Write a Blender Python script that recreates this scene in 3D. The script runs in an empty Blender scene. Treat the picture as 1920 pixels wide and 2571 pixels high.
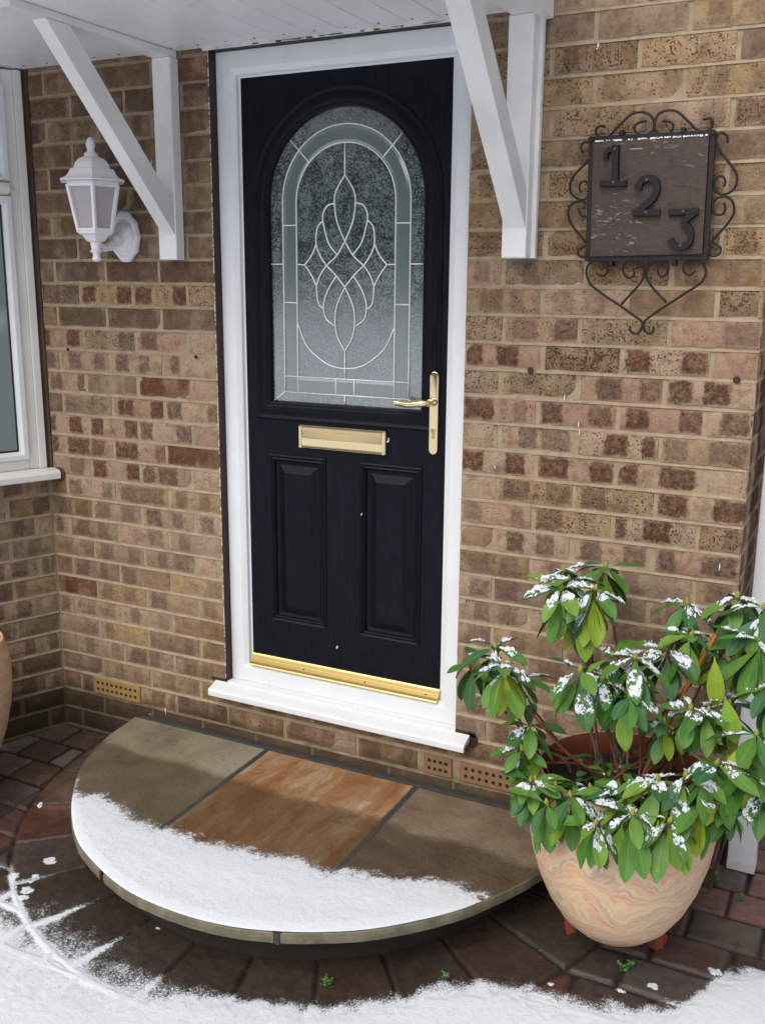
import bpy, math, random
import numpy as np
from mathutils import Vector, Matrix
R = math.radians
rnd = random.Random(7)
SC = bpy.context.scene
COL = SC.collection

# ------------------------------------------------------------------ camera
CAM = Vector((0.847388, -2.639231, 1.657367))
yaw, pit, rol = -0.46429022, -0.22433232, 0.00782543
fw = Vector((math.sin(yaw)*math.cos(pit), math.cos(yaw)*math.cos(pit), math.sin(pit)))
rt = Vector((math.cos(yaw), -math.sin(yaw), 0)); up = rt.cross(fw)
r2 = rt*math.cos(rol)+up*math.sin(rol); u2 = up*math.cos(rol)-rt*math.sin(rol)
cd = bpy.data.cameras.new('camera'); cam = bpy.data.objects.new('camera', cd); COL.objects.link(cam)
m3 = Matrix((r2, u2, -fw)).transposed(); mw = m3.to_4x4(); mw.translation = CAM
cam.matrix_world = mw
cd.sensor_fit = 'VERTICAL'; cd.sensor_height = 24.0; cd.lens = 24.0*2500.3/2571.0
cd.clip_start = 0.05; cd.clip_end = 400
SC.camera = cam

# ------------------------------------------------------------------ world and sun
SUN_EL, SUN_AZ = R(48), R(12)          # azimuth measured from -y towards -x
sd = Vector((-math.sin(SUN_AZ)*math.cos(SUN_EL), -math.cos(SUN_AZ)*math.cos(SUN_EL), math.sin(SUN_EL)))
wd = bpy.data.worlds.new('World'); SC.world = wd; wd.use_nodes = True
wn = wd.node_tree; wn.nodes.clear()
sky = wn.nodes.new('ShaderNodeTexSky'); sky.sky_type = 'NISHITA'; sky.sun_disc = False
sky.sun_elevation = SUN_EL; sky.sun_rotation = math.atan2(sd.x, sd.y)
sky.air_density = 1.0; sky.dust_density = 6.0; sky.ozone_density = 1.0
hs = wn.nodes.new('ShaderNodeHueSaturation'); hs.inputs['Saturation'].default_value = 0.48
bg = wn.nodes.new('ShaderNodeBackground'); bg.inputs['Strength'].default_value = 0.148
wo = wn.nodes.new('ShaderNodeOutputWorld')
wn.links.new(sky.outputs[0], hs.inputs['Color']); wn.links.new(hs.outputs[0], bg.inputs['Color']); wn.links.new(bg.outputs[0], wo.inputs['Surface'])
sl = bpy.data.lights.new('sun', 'SUN'); sl.energy = 0.5; sl.angle = R(75); sl.color = (1.0, 0.99, 0.97)
so = bpy.data.objects.new('sun', sl); COL.objects.link(so); so.rotation_euler = (-sd).to_track_quat('-Z', 'Y').to_euler()
SC.view_settings.view_transform = 'Standard'; SC.view_settings.look = 'None'; SC.view_settings.gamma = 1.0
SC.view_settings.use_curve_mapping = False; SC.view_settings.exposure = 0.15

# ------------------------------------------------------------------ node helpers
def lin(r, g, b):
    f = lambda c: (c/255/12.92) if c/255 <= .04045 else ((c/255+.055)/1.055)**2.4
    return (f(r), f(g), f(b), 1)
class N:
    def __init__(s, name):
        s.m = bpy.data.materials.new(name); s.m.use_nodes = True; s.t = s.m.node_tree; s.t.nodes.clear()
        s.o = s.t.nodes.new('ShaderNodeOutputMaterial'); s.b = s.t.nodes.new('ShaderNodeBsdfPrincipled')
        s.t.links.new(s.b.outputs[0], s.o.inputs['Surface']); s.co = None
    def put(s, inp, v):
        if isinstance(v, bpy.types.NodeSocket): s.t.links.new(v, inp)
        elif v is not None: inp.default_value = v
    def set(s, **k):
        nm = dict(color='Base Color', rough='Roughness', metal='Metallic', ior='IOR', spec='Specular IOR Level', coat='Coat Weight', trans='Transmission Weight', alpha='Alpha', sss='Subsurface Weight', normal='Normal')
        for a, v in k.items():
            i = s.b.inputs[nm[a]]
            if a == 'color' and isinstance(v, tuple) and len(v) == 3: v = v+(1,)
            s.put(i, v)
        return s
    def pos(s):
        if not s.co:
            n = s.t.nodes.new('ShaderNodeTexCoord'); s.co = n.outputs['Object']
        return s.co
    def m_(s, op, a, b=None, c=None, clamp=False):
        n = s.t.nodes.new('ShaderNodeMath'); n.operation = op; n.use_clamp = clamp
        s.put(n.inputs[0], a)
        if b is not None: s.put(n.inputs[1], b)
        if c is not None: s.put(n.inputs[2], c)
        return n.outputs[0]
    def mapr(s, v, a, b, c=0., d=1.):
        n = s.t.nodes.new('ShaderNodeMapRange'); n.interpolation_type = 'SMOOTHSTEP'
        for i, x in enumerate((v, a, b, c, d)): s.put(n.inputs[i], x)
        return n.outputs[0]
    def noise(s, scale, detail=4, rough=.55, vec=None, dist=0., out='Fac'):
        n = s.t.nodes.new('ShaderNodeTexNoise'); s.put(n.inputs['Vector'], vec if vec else s.pos())
        n.inputs['Scale'].default_value = scale; n.inputs['Detail'].default_value = detail
        n.inputs['Roughness'].default_value = rough; n.inputs['Distortion'].default_value = dist
        return n.outputs[out]
    def vor(s, scale, vec=None, out='Distance'):
        n = s.t.nodes.new('ShaderNodeTexVoronoi'); s.put(n.inputs['Vector'], vec if vec else s.pos())
        n.inputs['Scale'].default_value = scale; return n.outputs[out]
    def mapping(s, vec=None, sc=(1, 1, 1), rot=(0, 0, 0), loc=(0, 0, 0)):
        n = s.t.nodes.new('ShaderNodeMapping'); s.put(n.inputs['Vector'], vec if vec else s.pos())
        n.inputs['Scale'].default_value = sc; n.inputs['Rotation'].default_value = rot; n.inputs['Location'].default_value = loc
        return n.outputs[0]
    def ramp(s, fac, stops, interp='LINEAR'):
        n = s.t.nodes.new('ShaderNodeValToRGB'); s.put(n.inputs[0], fac); cr = n.color_ramp; cr.interpolation = interp
        while len(cr.elements) < len(stops): cr.elements.new(.5)
        for e, (p, c) in zip(cr.elements, stops):
            e.position = p; e.color = c if len(c) == 4 else c+(1,)
        return n.outputs[0]
    def mix(s, f, a, b, mode='MIX'):
        n = s.t.nodes.new('ShaderNodeMix'); n.data_type = 'RGBA'; n.blend_type = mode
        s.put(n.inputs[0], f); 
        for i, v in ((6, a), (7, b)):
            if isinstance(v, tuple) and len(v) == 3: v = v+(1,)
            s.put(n.inputs[i], v)
        return n.outputs[2]
    def attr(s, name, out='Color'):
        n = s.t.nodes.new('ShaderNodeAttribute'); n.attribute_name = name; return n.outputs[out]
    def sep(s, v):
        n = s.t.nodes.new('ShaderNodeSeparateXYZ'); s.put(n.inputs[0], v); return n.outputs
    def vadd(s, a, b, op='ADD'):
        n = s.t.nodes.new('ShaderNodeVectorMath'); n.operation = op; s.put(n.inputs[0], a); s.put(n.inputs[1], b); return n.outputs[0]
    def vscale(s, a, f):
        n = s.t.nodes.new('ShaderNodeVectorMath'); n.operation = 'SCALE'; s.put(n.inputs[0], a); s.put(n.inputs['Scale'], f); return n.outputs[0]
    def bump(s, h, strength=.3, dist=.002):
        n = s.t.nodes.new('ShaderNodeBump'); s.put(n.inputs['Height'], h); n.inputs['Strength'].default_value = strength
        n.inputs['Distance'].default_value = dist; s.put(s.b.inputs['Normal'], n.outputs[0]); return s

# ------------------------------------------------------------------ materials
def mat_brick():
    s = N('brick_multi')
    A = s.sep(s.attr('bA')); M = s.sep(s.attr('bM')); Q = s.sep(s.attr('bN')); UV = s.sep(s.attr('bUV'))
    seed = s.vadd(s.pos(), s.vscale(s.attr('bA'), 3.7))
    w1 = s.m_('MULTIPLY', s.m_('SUBTRACT', s.noise(42, 4, .7, seed), .5), .030)
    w2 = s.m_('MULTIPLY', s.m_('SUBTRACT', s.noise(40, 4, .7, s.vadd(seed, (5., 3., 1.))), .5), .026)
    u = s.m_('ADD', UV[0], w1); v = s.m_('ADD', UV[1], w2)
    dv = s.m_('ABSOLUTE', s.m_('SUBTRACT', v, .0325))
    def mark(c, w, st):
        d = s.m_('SUBTRACT', s.m_('ABSOLUTE', s.m_('SUBTRACT', u, c)), w)
        a = s.mapr(d, .005, -.0055); b = s.mapr(dv, .0335, .0225)
        return s.m_('MULTIPLY', s.m_('MULTIPLY', a, b), st)
    mk = s.m_('MAXIMUM', mark(M[0], M[1], M[2]), mark(Q[0], Q[1], Q[2]))
    mk = s.m_('MULTIPLY', mk, s.mapr(s.noise(60, 5, .75, seed), .3, .6, .55, 1.05))
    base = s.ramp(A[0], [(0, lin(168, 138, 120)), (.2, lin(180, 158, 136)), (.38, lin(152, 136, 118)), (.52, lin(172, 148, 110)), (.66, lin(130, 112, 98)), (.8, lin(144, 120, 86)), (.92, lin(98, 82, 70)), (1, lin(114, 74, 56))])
    tw = s.mix(s.mapr(s.noise(16, 4, .6, seed), .38, .68), base, s.mix(.5, base, lin(182, 158, 140)))
    tw = s.mix(s.mapr(s.noise(22, 3, .6, s.vadd(seed, (9., 2., 4.))), .50, .72, 0, .6), tw, lin(128, 100, 84))
    tw = s.mix(s.mapr(s.noise(34, 5, .75, s.vadd(seed, (1., 7., 2.))), .52, .66, 0, .5), tw, lin(112, 96, 84))
    grain = s.m_('MULTIPLY', s.mapr(s.noise(330, 3, .8), .25, .75, .74, 1.16), s.mapr(s.noise(28, 4, .7, seed), .3, .7, .88, 1.08))
    mc = s.mix(A[1], lin(110, 92, 80), lin(108, 74, 56))
    core = s.mapr(s.noise(60, 3, .6, s.vadd(seed, (2., 8., 4.))), .4, .65)
    mc = s.mix(s.m_('MULTIPLY', core, .5), mc, lin(80, 62, 54))
    c = s.mix(mk, tw, mc)
    dens = s.m_('MAXIMUM', s.m_('ADD', s.m_('MULTIPLY', A[2], .8), .22), s.m_('MULTIPLY', mk, .8))
    sp = s.mapr(s.m_('ADD', s.noise(190, 2, .5, seed), s.m_('MULTIPLY', s.noise(38, 2, .5, seed), .35)), s.m_('SUBTRACT', .93, s.m_('MULTIPLY', dens, .20)), s.m_('SUBTRACT', .99, s.m_('MULTIPLY', dens, .20)))
    c = s.mix(s.m_('MULTIPLY', sp, .8), c, lin(62, 46, 38))
    c = s.mix(s.mapr(s.noise(75, 2, .5, s.vadd(seed, (4., 4., 7.))), .70, .76, 0, .55), c, lin(196, 112, 74))
    c = s.mix(1.0, c, s.vscale((1., 1., 1.), grain), 'MULTIPLY')
    z = s.sep(s.pos())[2]
    damp = s.m_('MULTIPLY', s.mapr(s.m_('ADD', z, s.m_('MULTIPLY', s.noise(9, 3), .12)), .27, .19), .8)
    c = s.mix(damp, c, s.mix(s.noise(30), lin(74, 58, 48), lin(64, 62, 44)))
    c = s.mix(1., c, (.875, .835, .79), 'MULTIPLY')
    s.set(color=c, rough=.92, spec=.2)
    s.bump(s.m_('ADD', s.m_('MULTIPLY', s.noise(120, 5, .7), 1.), s.m_('MULTIPLY', sp, -.6)), .8, .0035)
    return s.m
def mat_mortar():
    s = N('mortar'); n = s.noise(25, 5, .6)
    c = s.mix(s.mapr(n, .3, .7), lin(168, 152, 128), lin(148, 132, 108)); c = s.mix(s.mapr(s.noise(260, 2), .55, .75, 0, .35), c, lin(110, 98, 78))
    z = s.sep(s.pos())[2]; damp = s.m_('MULTIPLY', s.mapr(s.m_('ADD', z, s.m_('MULTIPLY', s.noise(9, 3), .12)), .27, .19), .75)
    c = s.mix(damp, c, lin(78, 70, 54))
    return s.set(color=c, rough=.95, spec=.15).bump(s.noise(150, 5, .7), .5, .002).m
def mat_simple(name, col, rough=.5, metal=0., bumpsc=0, bs=.2, var=.0, spec=.5, dirt=None, vs=6):
    s = N(name); c = col if len(col) == 4 else col+(1,)
    if var: 
        dk = tuple(x*(1-var) for x in c[:3])+(1,); c = s.mix(s.mapr(s.noise(vs, 5, .6), .3, .7), c, dk)
    if dirt: c = s.mix(s.mapr(s.noise(14, 6, .75), .6, .74, 0, dirt[0]), c, dirt[1])
    s.set(color=c, rough=rough, metal=metal, spec=spec)
    if bumpsc: s.bump(s.noise(bumpsc, 4, .6), bs, .001)
    return s.m
def mat_door():
    s = N('black_door_skin')
    v = s.mapping(sc=(60, 60, 7)); g = s.noise(1.6, 5, .65, v, 1.2)
    s.set(color=s.mix(s.mapr(g, .35, .65), (.0035, .004, .008), (.007, .008, .014)), rough=s.mapr(g, .3, .7, .3, .46), spec=.13)
    return s.bump(s.mapr(g, .4, .6), .35, .0006).m
def mat_glass_door():
    s = N('obscured_glass')
    x = s.sep(s.pos())
    g = s.m_('ADD', s.m_('MULTIPLY', s.noise(190, 4, .75), .7), s.m_('MULTIPLY', s.noise(26, 4, .7), .3))
    s.set(color=s.mix(s.mapr(g, .38, .62), lin(46, 54, 58), lin(108, 120, 124)), rough=s.mapr(g, .4, .6, .05, .2), ior=3.0, spec=.5)
    return s.bump(g, .14, .0014).m
def mat_bevel_glass():
    s = N('bevelled_glass'); s.set(color=lin(104, 116, 117), rough=.14, ior=2.3)
    return s.bump(s.noise(9, 2, .5), .12, .002).m
def mat_window_glass():
    s = N('window_glass'); s.set(color=lin(128, 142, 142), rough=.04, ior=1.9); return s.m
def mat_pot():
    s = N('marbled_sandstone'); p = s.pos()
    w = s.noise(4.2, 3, .5, p, 0., 'Color')
    q = s.vadd(s.mapping(p, sc=(1, 1, 1.3)), s.vscale(s.vadd(w, (.5, .5, .5), 'SUBTRACT'), .42))
    w2 = s.noise(12, 4, .6, q, 0., 'Color'); q = s.vadd(q, s.vscale(s.vadd(w2, (.5, .5, .5), 'SUBTRACT'), .07))
    z = s.sep(q)[2]
    band = s.m_('FRACT', s.m_('ADD', s.m_('MULTIPLY', z, 11.5), s.m_('MULTIPLY', s.noise(5, 2, .5, q), 2.8)))
    fine = s.m_('FRACT', s.m_('MULTIPLY', z, 55.))
    c = s.ramp(band, [(0, lin(206, 170, 138)), (.16, lin(222, 196, 160)), (.3, lin(214, 160, 122)), (.44, lin(208, 146, 108)), (.56, lin(214, 186, 156)), (.68, lin(168, 152, 138)), (.8, lin(178, 160, 142)), (.9, lin(226, 204, 166)), (1, lin(206, 170, 138))])
    c = s.mix(s.mapr(s.m_('ABSOLUTE', s.m_('SUBTRACT', fine, .5)), .15, .5, 0, .5), c, lin(226, 200, 166))
    c = s.mix(.42, c, lin(196, 164, 138)); c = s.mix(s.mapr(s.noise(60, 4, .7, q), .5, .8, 0, .3), c, lin(150, 128, 110))
    return s.set(color=c, rough=.62, spec=.35).bump(s.m_('ADD', s.noise(160, 4, .7), s.m_('MULTIPLY', fine, .25)), .3, .0012).m
def mat_slab(name, c1, c2, c3, streak):
    s = N(name); p = s.pos()
    q = s.mapping(p, sc=streak)
    n1 = s.noise(3.2, 5, .6, q, .8); n2 = s.noise(11, 4, .6, q, .4)
    c = s.ramp(n1, [(.28, c1), (.5, c2), (.7, c3)])
    c = s.mix(s.mapr(n2, .45, .75, 0, .5), c, c1); c = s.mix(s.mapr(s.noise(26, 5, .75), .55, .68, 0, .35), c, lin(70, 62, 46))
    y = s.sep(p)
    edge = s.m_('ADD', y[1], s.m_('ADD', s.m_('MULTIPLY', y[0], .03), s.m_('MULTIPLY', s.noise(7, 3, .6), .10)))
    wet = s.mapr(edge, -.205, -.255)
    c = s.mix(wet, c, s.mix(1., c, (.46, .43, .38), 'MULTIPLY'))
    vein = s.mapr(s.m_('ABSOLUTE', s.m_('SUBTRACT', s.noise(4, 2, .4, s.vadd(p, (3., 1., 0.)), .6), .5)), .005, .0, 0, .08)
    c = s.mix(vein, c, lin(190, 180, 160))
    c = s.mix(s.mapr(s.noise(220, 3, .7), .5, .8, 0, .25), c, (.08, .07, .05))
    return s.set(color=c, rough=s.mapr(wet, 0, 1, .8, .38), spec=.4).bump(s.m_('ADD', s.noise(60, 5, .65), s.m_('MULTIPLY', s.noise(14, 6, .7), 1.8)), .85, .004).m
def mat_paving():
    s = N('block_paving'); a = s.attr('pC'); w = s.sep(s.attr('pW'))
    c = s.mix(s.mapr(s.noise(26, 5, .7), .35, .7), a, s.mix(1., a, (.62, .6, .6), 'MULTIPLY'))
    c = s.mix(s.mapr(s.noise(8, 3, .6), .5, .7, 0, .35), c, s.mix(1., a, (.6, .75, .6), 'MULTIPLY'))
    c = s.mix(s.mapr(s.noise(240, 3, .7), .5, .75, 0, .4), c, (.03, .026, .022))
    c = s.mix(s.m_('MULTIPLY', w[0], s.mapr(w[1], 0, 1, 1., .7)), c, lin(34, 30, 26))
    return s.set(color=c, rough=s.mapr(w[1], 0, 1, .75, .36), spec=.4).bump(s.noise(140, 5, .7), .6, .003).m
def mat_snow(thin=True):
    s = N('snow' if thin else 'snow_clump'); g = s.m_('ADD', s.m_('MULTIPLY', s.noise(520, 2, .6), .62), s.m_('MULTIPLY', s.noise(150, 3, .6), .38))
    s.set(color=s.mix(s.mapr(s.noise(240, 3, .7), .4, .8), (.77, .815, .87), (.66, .71, .78)), rough=.85, spec=.25)
    if thin:
        cov = s.sep(s.attr('cov'))[0]; t = s.mapr(cov, 0., 1., .74, .24); t = s.m_('MULTIPLY_ADD', cov, -.52, .74)
        s.set(alpha=s.mapr(s.m_('SUBTRACT', g, t), -.035, .035))
    return s.bump(s.m_('ADD', s.noise(480, 3, .7), s.m_('MULTIPLY', s.noise(90, 3, .6), .8)), .7, .0035).m
def mat_leaf():
    s = N('leaf'); a = s.attr('lC'); uv = s.sep(s.attr('lU'))
    mid = s.mapr(s.m_('ABSOLUTE', uv[1]), .0, .10, .45, 0.); a = s.mix(s.mapr(s.noise(12, 3, .6), .35, .65, 0, .5), a, s.mix(1., a, (1.35, 1.15, .8), 'MULTIPLY'))
    a = s.mix(s.mapr(s.noise(85, 3, .7), .68, .74, 0, .7), a, lin(110, 84, 40))
    c = s.mix(s.mapr(s.noise(45, 4, .6), .35, .7, 0, .5), a, s.mix(1., a, (.62, .72, .6), 'MULTIPLY'))
    c = s.mix(mid, c, s.mix(.55, a, lin(150, 175, 80)))
    vein = s.m_('ABSOLUTE', s.m_('SUBTRACT', s.m_('FRACT', s.m_('ADD', s.m_('MULTIPLY', uv[0], 13.), s.m_('MULTIPLY', s.m_('ABSOLUTE', uv[1]), -2.2))), .5))
    s.set(color=c, rough=.5, spec=.35)
    h = s.m_('ADD', s.mapr(vein, .0, .12, 0, .7), s.m_('MULTIPLY', s.noise(120, 3, .6), .4))
    return s.bump(h, .22, .0015).m
def mat_slate():
    s = N('slate'); p = s.mapping(sc=(1, 1, 3.2), rot=(0, R(18), 0))
    c = s.ramp(s.noise(30, 6, .75), [(.3, lin(40, 33, 31)), (.5, lin(70, 53, 46)), (.62, lin(56, 49, 46)), (.8, lin(92, 68, 54))])
    n = s.noise(38, 6, .75, p, .6); m = s.mapr(s.noise(7, 2, .5), .42, .6)
    c = s.mix(s.m_('MULTIPLY', s.mapr(n, .58, .64), s.m_('MULTIPLY', m, .9)), c, lin(168, 152, 134))
    return s.set(color=c, rough=.6).bump(n, .7, .003).m
def mat_brass():
    s = N('polished_brass'); s.set(color=(.86, .71, .42), rough=.16, metal=1.); return s.m
def mat_white_wood():
    s = N('white_painted_timber')
    c = s.mix(s.mapr(s.noise(5, 5, .6), .35, .7), (.80, .805, .81), (.70, .70, .70))
    c = s.mix(s.mapr(s.noise(32, 5, .8), .67, .76, 0, .5), c, lin(120, 104, 92))
    return s.set(color=c, rough=.5, spec=.35).bump(s.noise(1.4, 5, .7, s.mapping(sc=(70, 70, 14))), .3, .001).m
MB_ = mat_brick(); MM = mat_mortar(); MD = mat_door(); MG = mat_glass_door(); MBG = mat_bevel_glass(); MWG = mat_window_glass()
MPOT = mat_pot(); MPAV = mat_paving(); MSN = mat_snow(); MSC = mat_snow(False); MLF = mat_leaf(); MSL = mat_slate(); MBR = mat_brass(); MWW = mat_white_wood()
MPVC = mat_simple('white_upvc', (.76, .785, .815), .34, spec=.4, var=.05, dirt=(.14, lin(130, 122, 110)))
MPVCD = mat_simple('cream_weathered_upvc', (.78, .775, .745), .4, var=.06, dirt=(.25, lin(150, 135, 110)))
MSOF = mat_simple('soffit_plastic', (.85, .87, .90), .35, var=.05, dirt=(.18, lin(140, 132, 120)))
MTRIM = mat_simple('peeling_white_paint', (.74, .73, .71), .8, var=.1, bumpsc=90, bs=.9, dirt=(.8, lin(120, 96, 84)), vs=20)
MBROWN = mat_simple('dark_brown_sealant', lin(52, 32, 30), .6, var=.3, bumpsc=80, bs=.5)
MRUB = mat_simple('black_rubber_gasket', (.012, .012, .013), .5)
MIRON = mat_simple('black_wrought_iron', lin(28, 20, 21), .5, bumpsc=200, bs=.5, spec=.4, var=.3, vs=30)
MDIG = mat_simple('blackened_metal_numeral', lin(22, 18, 23), .45, bumpsc=180, bs=.4, spec=.35)
MLAMP = mat_simple('white_cast_metal', (.80, .78, .82), .42, bumpsc=300, bs=.25, var=.04)
MLEAD = mat_simple('bright_lead_came', (.86, .89, .91), .4, metal=.25)
MTER = mat_simple('terracotta', lin(140, 66, 46), .8, var=.3, bumpsc=120, bs=.4, vs=30)
MTERI = mat_simple('terracotta_inside', lin(138, 70, 44), .85, var=.3, bumpsc=60, bs=.4, vs=12)
MVENT = mat_simple('buff_clay_vent', lin(138, 108, 80), .9, var=.18, bumpsc=150, bs=.5, vs=30)
MVENT2 = mat_simple('yellow_clay_vent', lin(168, 136, 84), .9, var=.14, bumpsc=150, bs=.5, vs=30)
MHOLE = mat_simple('dark_hole', (.012, .009, .008), .9)
MPLUG = mat_simple('brown_wall_plug', lin(62, 26, 22), .6)
MDARKBASE = mat_simple('damp_mortar_base', lin(46, 42, 35), .8, var=.4, bumpsc=50, bs=.9, vs=14)
MJOINT = mat_simple('grey_pointing', lin(60, 60, 57), .85, var=.3, bumpsc=90, bs=.7, vs=20)
MSTEM = mat_simple('red_brown_stem', lin(122, 62, 42), .6, var=.4, bumpsc=120, bs=.4, vs=30)
MSTEMG = mat_simple('grey_old_wood', lin(140, 124, 104), .85, var=.35, bumpsc=150, bs=.6, vs=40)
MSTEMO = mat_simple('orange_stem', lin(176, 112, 44), .55, var=.45, bumpsc=120, bs=.4, vs=22)
MBUD = mat_simple('yellow_green_bud', lin(150, 150, 58), .5, var=.3, vs=60)
MSOIL = mat_simple('soil_with_frost', lin(52, 46, 46), .95, var=.6, bumpsc=60, bs=1., dirt=(.7, lin(150, 150, 158)), vs=40)
MCURT = mat_simple('net_curtain', (.55, .58, .58), .9)
MHEDGE = mat_simple('dark_hedge_foliage', lin(52, 58, 44), .9, var=.6, bumpsc=8, bs=1., vs=3)
MTILE = mat_simple('brown_roof_tile', lin(96, 66, 54), .85, var=.3, bumpsc=30, bs=.6)
MGRN = mat_simple('weed_green', lin(70, 120, 52), .5, var=.3, vs=60)
MSL1 = mat_slab('grey_olive_sandstone', lin(104, 96, 78), lin(134, 126, 106), lin(148, 140, 122), (1, .6, 1))
MSL2 = mat_slab('orange_brown_sandstone', lin(124, 80, 44), lin(150, 112, 76), lin(176, 156, 130), (3.2, .9, 1))
MSL3 = mat_slab('brown_grey_sandstone', lin(98, 82, 66), lin(124, 108, 90), lin(136, 124, 106), (1, 1.3, 1))
MSLE = mat_simple('khaki_stone_edge', lin(118, 113, 92), .7, var=.45, bumpsc=60, bs=.9, vs=18)

MLAMP0 = mat_simple('white_paint_fleck', (.78, .78, .78), .6)
# ------------------------------------------------------------------ mesh helpers
class MB:
    def __init__(s): s.v = []; s.f = []; s.mi = []; s.at = {}
    def add(s, vs, fs, mi=0):
        o = len(s.v); s.v += [tuple(x) for x in vs]; s.f += [tuple(i+o for i in f) for f in fs]; s.mi += [mi]*len(fs); return o
    def box(s, x0, x1, y0, y1, z0, z1, b=0., mi=0, M=None):
        xs = (x0, x1); ys = (y0, y1); zs = (z0, z1)
        if b <= 0:
            v = [(x, y, z) for x in xs for y in ys for z in zs]
            f = [(0, 1, 3, 2), (4, 6, 7, 5), (0, 4, 5, 1), (2, 3, 7, 6), (0, 2, 6, 4), (1, 5, 7, 3)]
        else:
            v = []; idx = {}
            for i in (0, 1):
                for j in (0, 1):
                    for k in (0, 1):
                        for a in range(3):
                            p = [xs[i], ys[j], zs[k]]; sg = (1 if i == 0 else -1, 1 if j == 0 else -1, 1 if k == 0 else -1)
                            for q in range(3):
                                if q != a: p[q] += b*sg[q]
                            idx[i, j, k, a] = len(v); v.append(tuple(p))
            I = idx; f = []
            for a in range(3):
                o1, o2 = [q for q in range(3) if q != a]
                for sd_ in (0, 1):
                    lp = []
                    for (c, d) in ((0, 0), (1, 0), (1, 1), (0, 1)):
                        t = [0, 0, 0]; t[a] = sd_; t[o1] = c; t[o2] = d; lp.append(I[t[0], t[1], t[2], a])
                    f.append(tuple(lp))
            for a in range(3):
                o1, o2 = [q for q in range(3) if q != a]
                for c in (0, 1):
                    for d in (0, 1):
                        t0 = [0, 0, 0]; t0[o1] = c; t0[o2] = d; t1 = list(t0); t1[a] = 1
                        f.append((I[(*t0, o1)], I[(*t0, o2)], I[(*t1, o2)], I[(*t1, o1)]))
            for i in (0, 1):
                for j in (0, 1):
                    for k in (0, 1): f.append((I[i, j, k, 0], I[i, j, k, 1], I[i, j, k, 2]))
        if M: v = [tuple(M @ Vector(p)) for p in v]
        s.add(v, f, mi)
    def lathe(s, prof, n=24, c=(0, 0, 0), mi=0, ph=0., axis='z', caps=True):
        v = []; f = []
        for r, z in prof:
            for i in range(n):
                a = ph+2*math.pi*i/n
                if axis == 'z': v.append((c[0]+r*math.cos(a), c[1]+r*math.sin(a), c[2]+z))
                else: v.append((c[0]+r*math.cos(a), c[1]+z, c[2]+r*math.sin(a)))
        for j in range(len(prof)-1):
            for i in range(n): f.append((j*n+i, j*n+(i+1) % n, (j+1)*n+(i+1) % n, (j+1)*n+i))
        if caps and prof[0][0] > 1e-5: f.append(tuple(range(n-1, -1, -1)))
        if caps and prof[-1][0] > 1e-5: f.append(tuple((len(prof)-1)*n+i for i in range(n)))
        s.add(v, f, mi)
    def tube(s, pts, rad, n=7, mi=0, cap=True, flat=None):
        P = [Vector(p) for p in pts]; m = len(P)
        rr = rad if isinstance(rad, (list, tuple)) else [rad]*m
        T = [(P[min(i+1, m-1)]-P[max(i-1, 0)]).normalized() for i in range(m)]
        nrm = T[0].orthogonal().normalized() if flat is None else Vector(flat)
        v = []; f = []
        for i in range(m):
            if flat is None:
                nrm = (nrm-T[i]*nrm.dot(T[i]))
                nrm = nrm.normalized() if nrm.length > 1e-6 else T[i].orthogonal().normalized()
            b = T[i].cross(nrm)
            for k in range(n):
                a = 2*math.pi*k/n; v.append(P[i]+(nrm*math.cos(a)+b*math.sin(a))*rr[i])
        for i in range(m-1):
            for k in range(n): f.append((i*n+k, i*n+(k+1) % n, (i+1)*n+(k+1) % n, (i+1)*n+k))
        if cap: f.append(tuple(range(n-1, -1, -1))); f.append(tuple((m-1)*n+k for k in range(n)))
        s.add(v, f, mi)
    def build(s, name, mats, parent=None, smooth=False, sharp=None):
        me = bpy.data.meshes.new(name); me.from_pydata(s.v, [], s.f); 
        if not isinstance(mats, (list, tuple)): mats = [mats]
        for m in mats: me.materials.append(m)
        if len(mats) > 1: me.polygons.foreach_set('material_index', s.mi)
        for k, a in s.at.items():
            at = me.attributes.new(k, 'FLOAT_COLOR', 'POINT'); arr = np.ones((len(s.v), 4), 'f'); arr[:, :len(a[0])] = np.array(a, 'f'); at.data.foreach_set('color', arr.ravel())
        me.update()
        import bmesh
        bm = bmesh.new(); bm.from_mesh(me); bmesh.ops.recalc_face_normals(bm, faces=bm.faces); bm.to_mesh(me); bm.free()
        if smooth:
            me.polygons.foreach_set('use_smooth', [True]*len(me.polygons))
            if sharp: me.set_sharp_from_angle(angle=R(sharp))
        o = bpy.data.objects.new(name, me); COL.objects.link(o)
        if parent: o.parent = parent; o.matrix_parent_inverse = parent.matrix_world.inverted() if False else Matrix.Translation(-parent.location) if parent.type == 'EMPTY' else Matrix()
        return o
def thing(name, label, cat, loc=(0, 0, 0), group=None):
    o = bpy.data.objects.new(name, None); COL.objects.link(o); o.location = loc; o['label'] = label; o['category'] = cat; o.empty_display_size = .05
    if group: o['group'] = group
    return o
def tag(o, label=None, cat=None, group=None, kind=None):
    for k, v in (('label', label), ('category', cat), ('group', group), ('kind', kind)):
        if v: o[k] = v
    return o
def cr(pts, n=6):
    P = [np.array(p, float) for p in pts]; P = [2*P[0]-P[1]]+P+[2*P[-1]-P[-2]]; out = []
    for i in range(1, len(P)-2):
        for k in range(n):
            t = k/n; a, b, c, d = P[i-1:i+3]
            out.append(.5*((2*b)+(-a+c)*t+(2*a-5*b+4*c-d)*t*t+(-a+3*b-3*c+d)*t**3))
    out.append(P[-2]); return out
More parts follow.
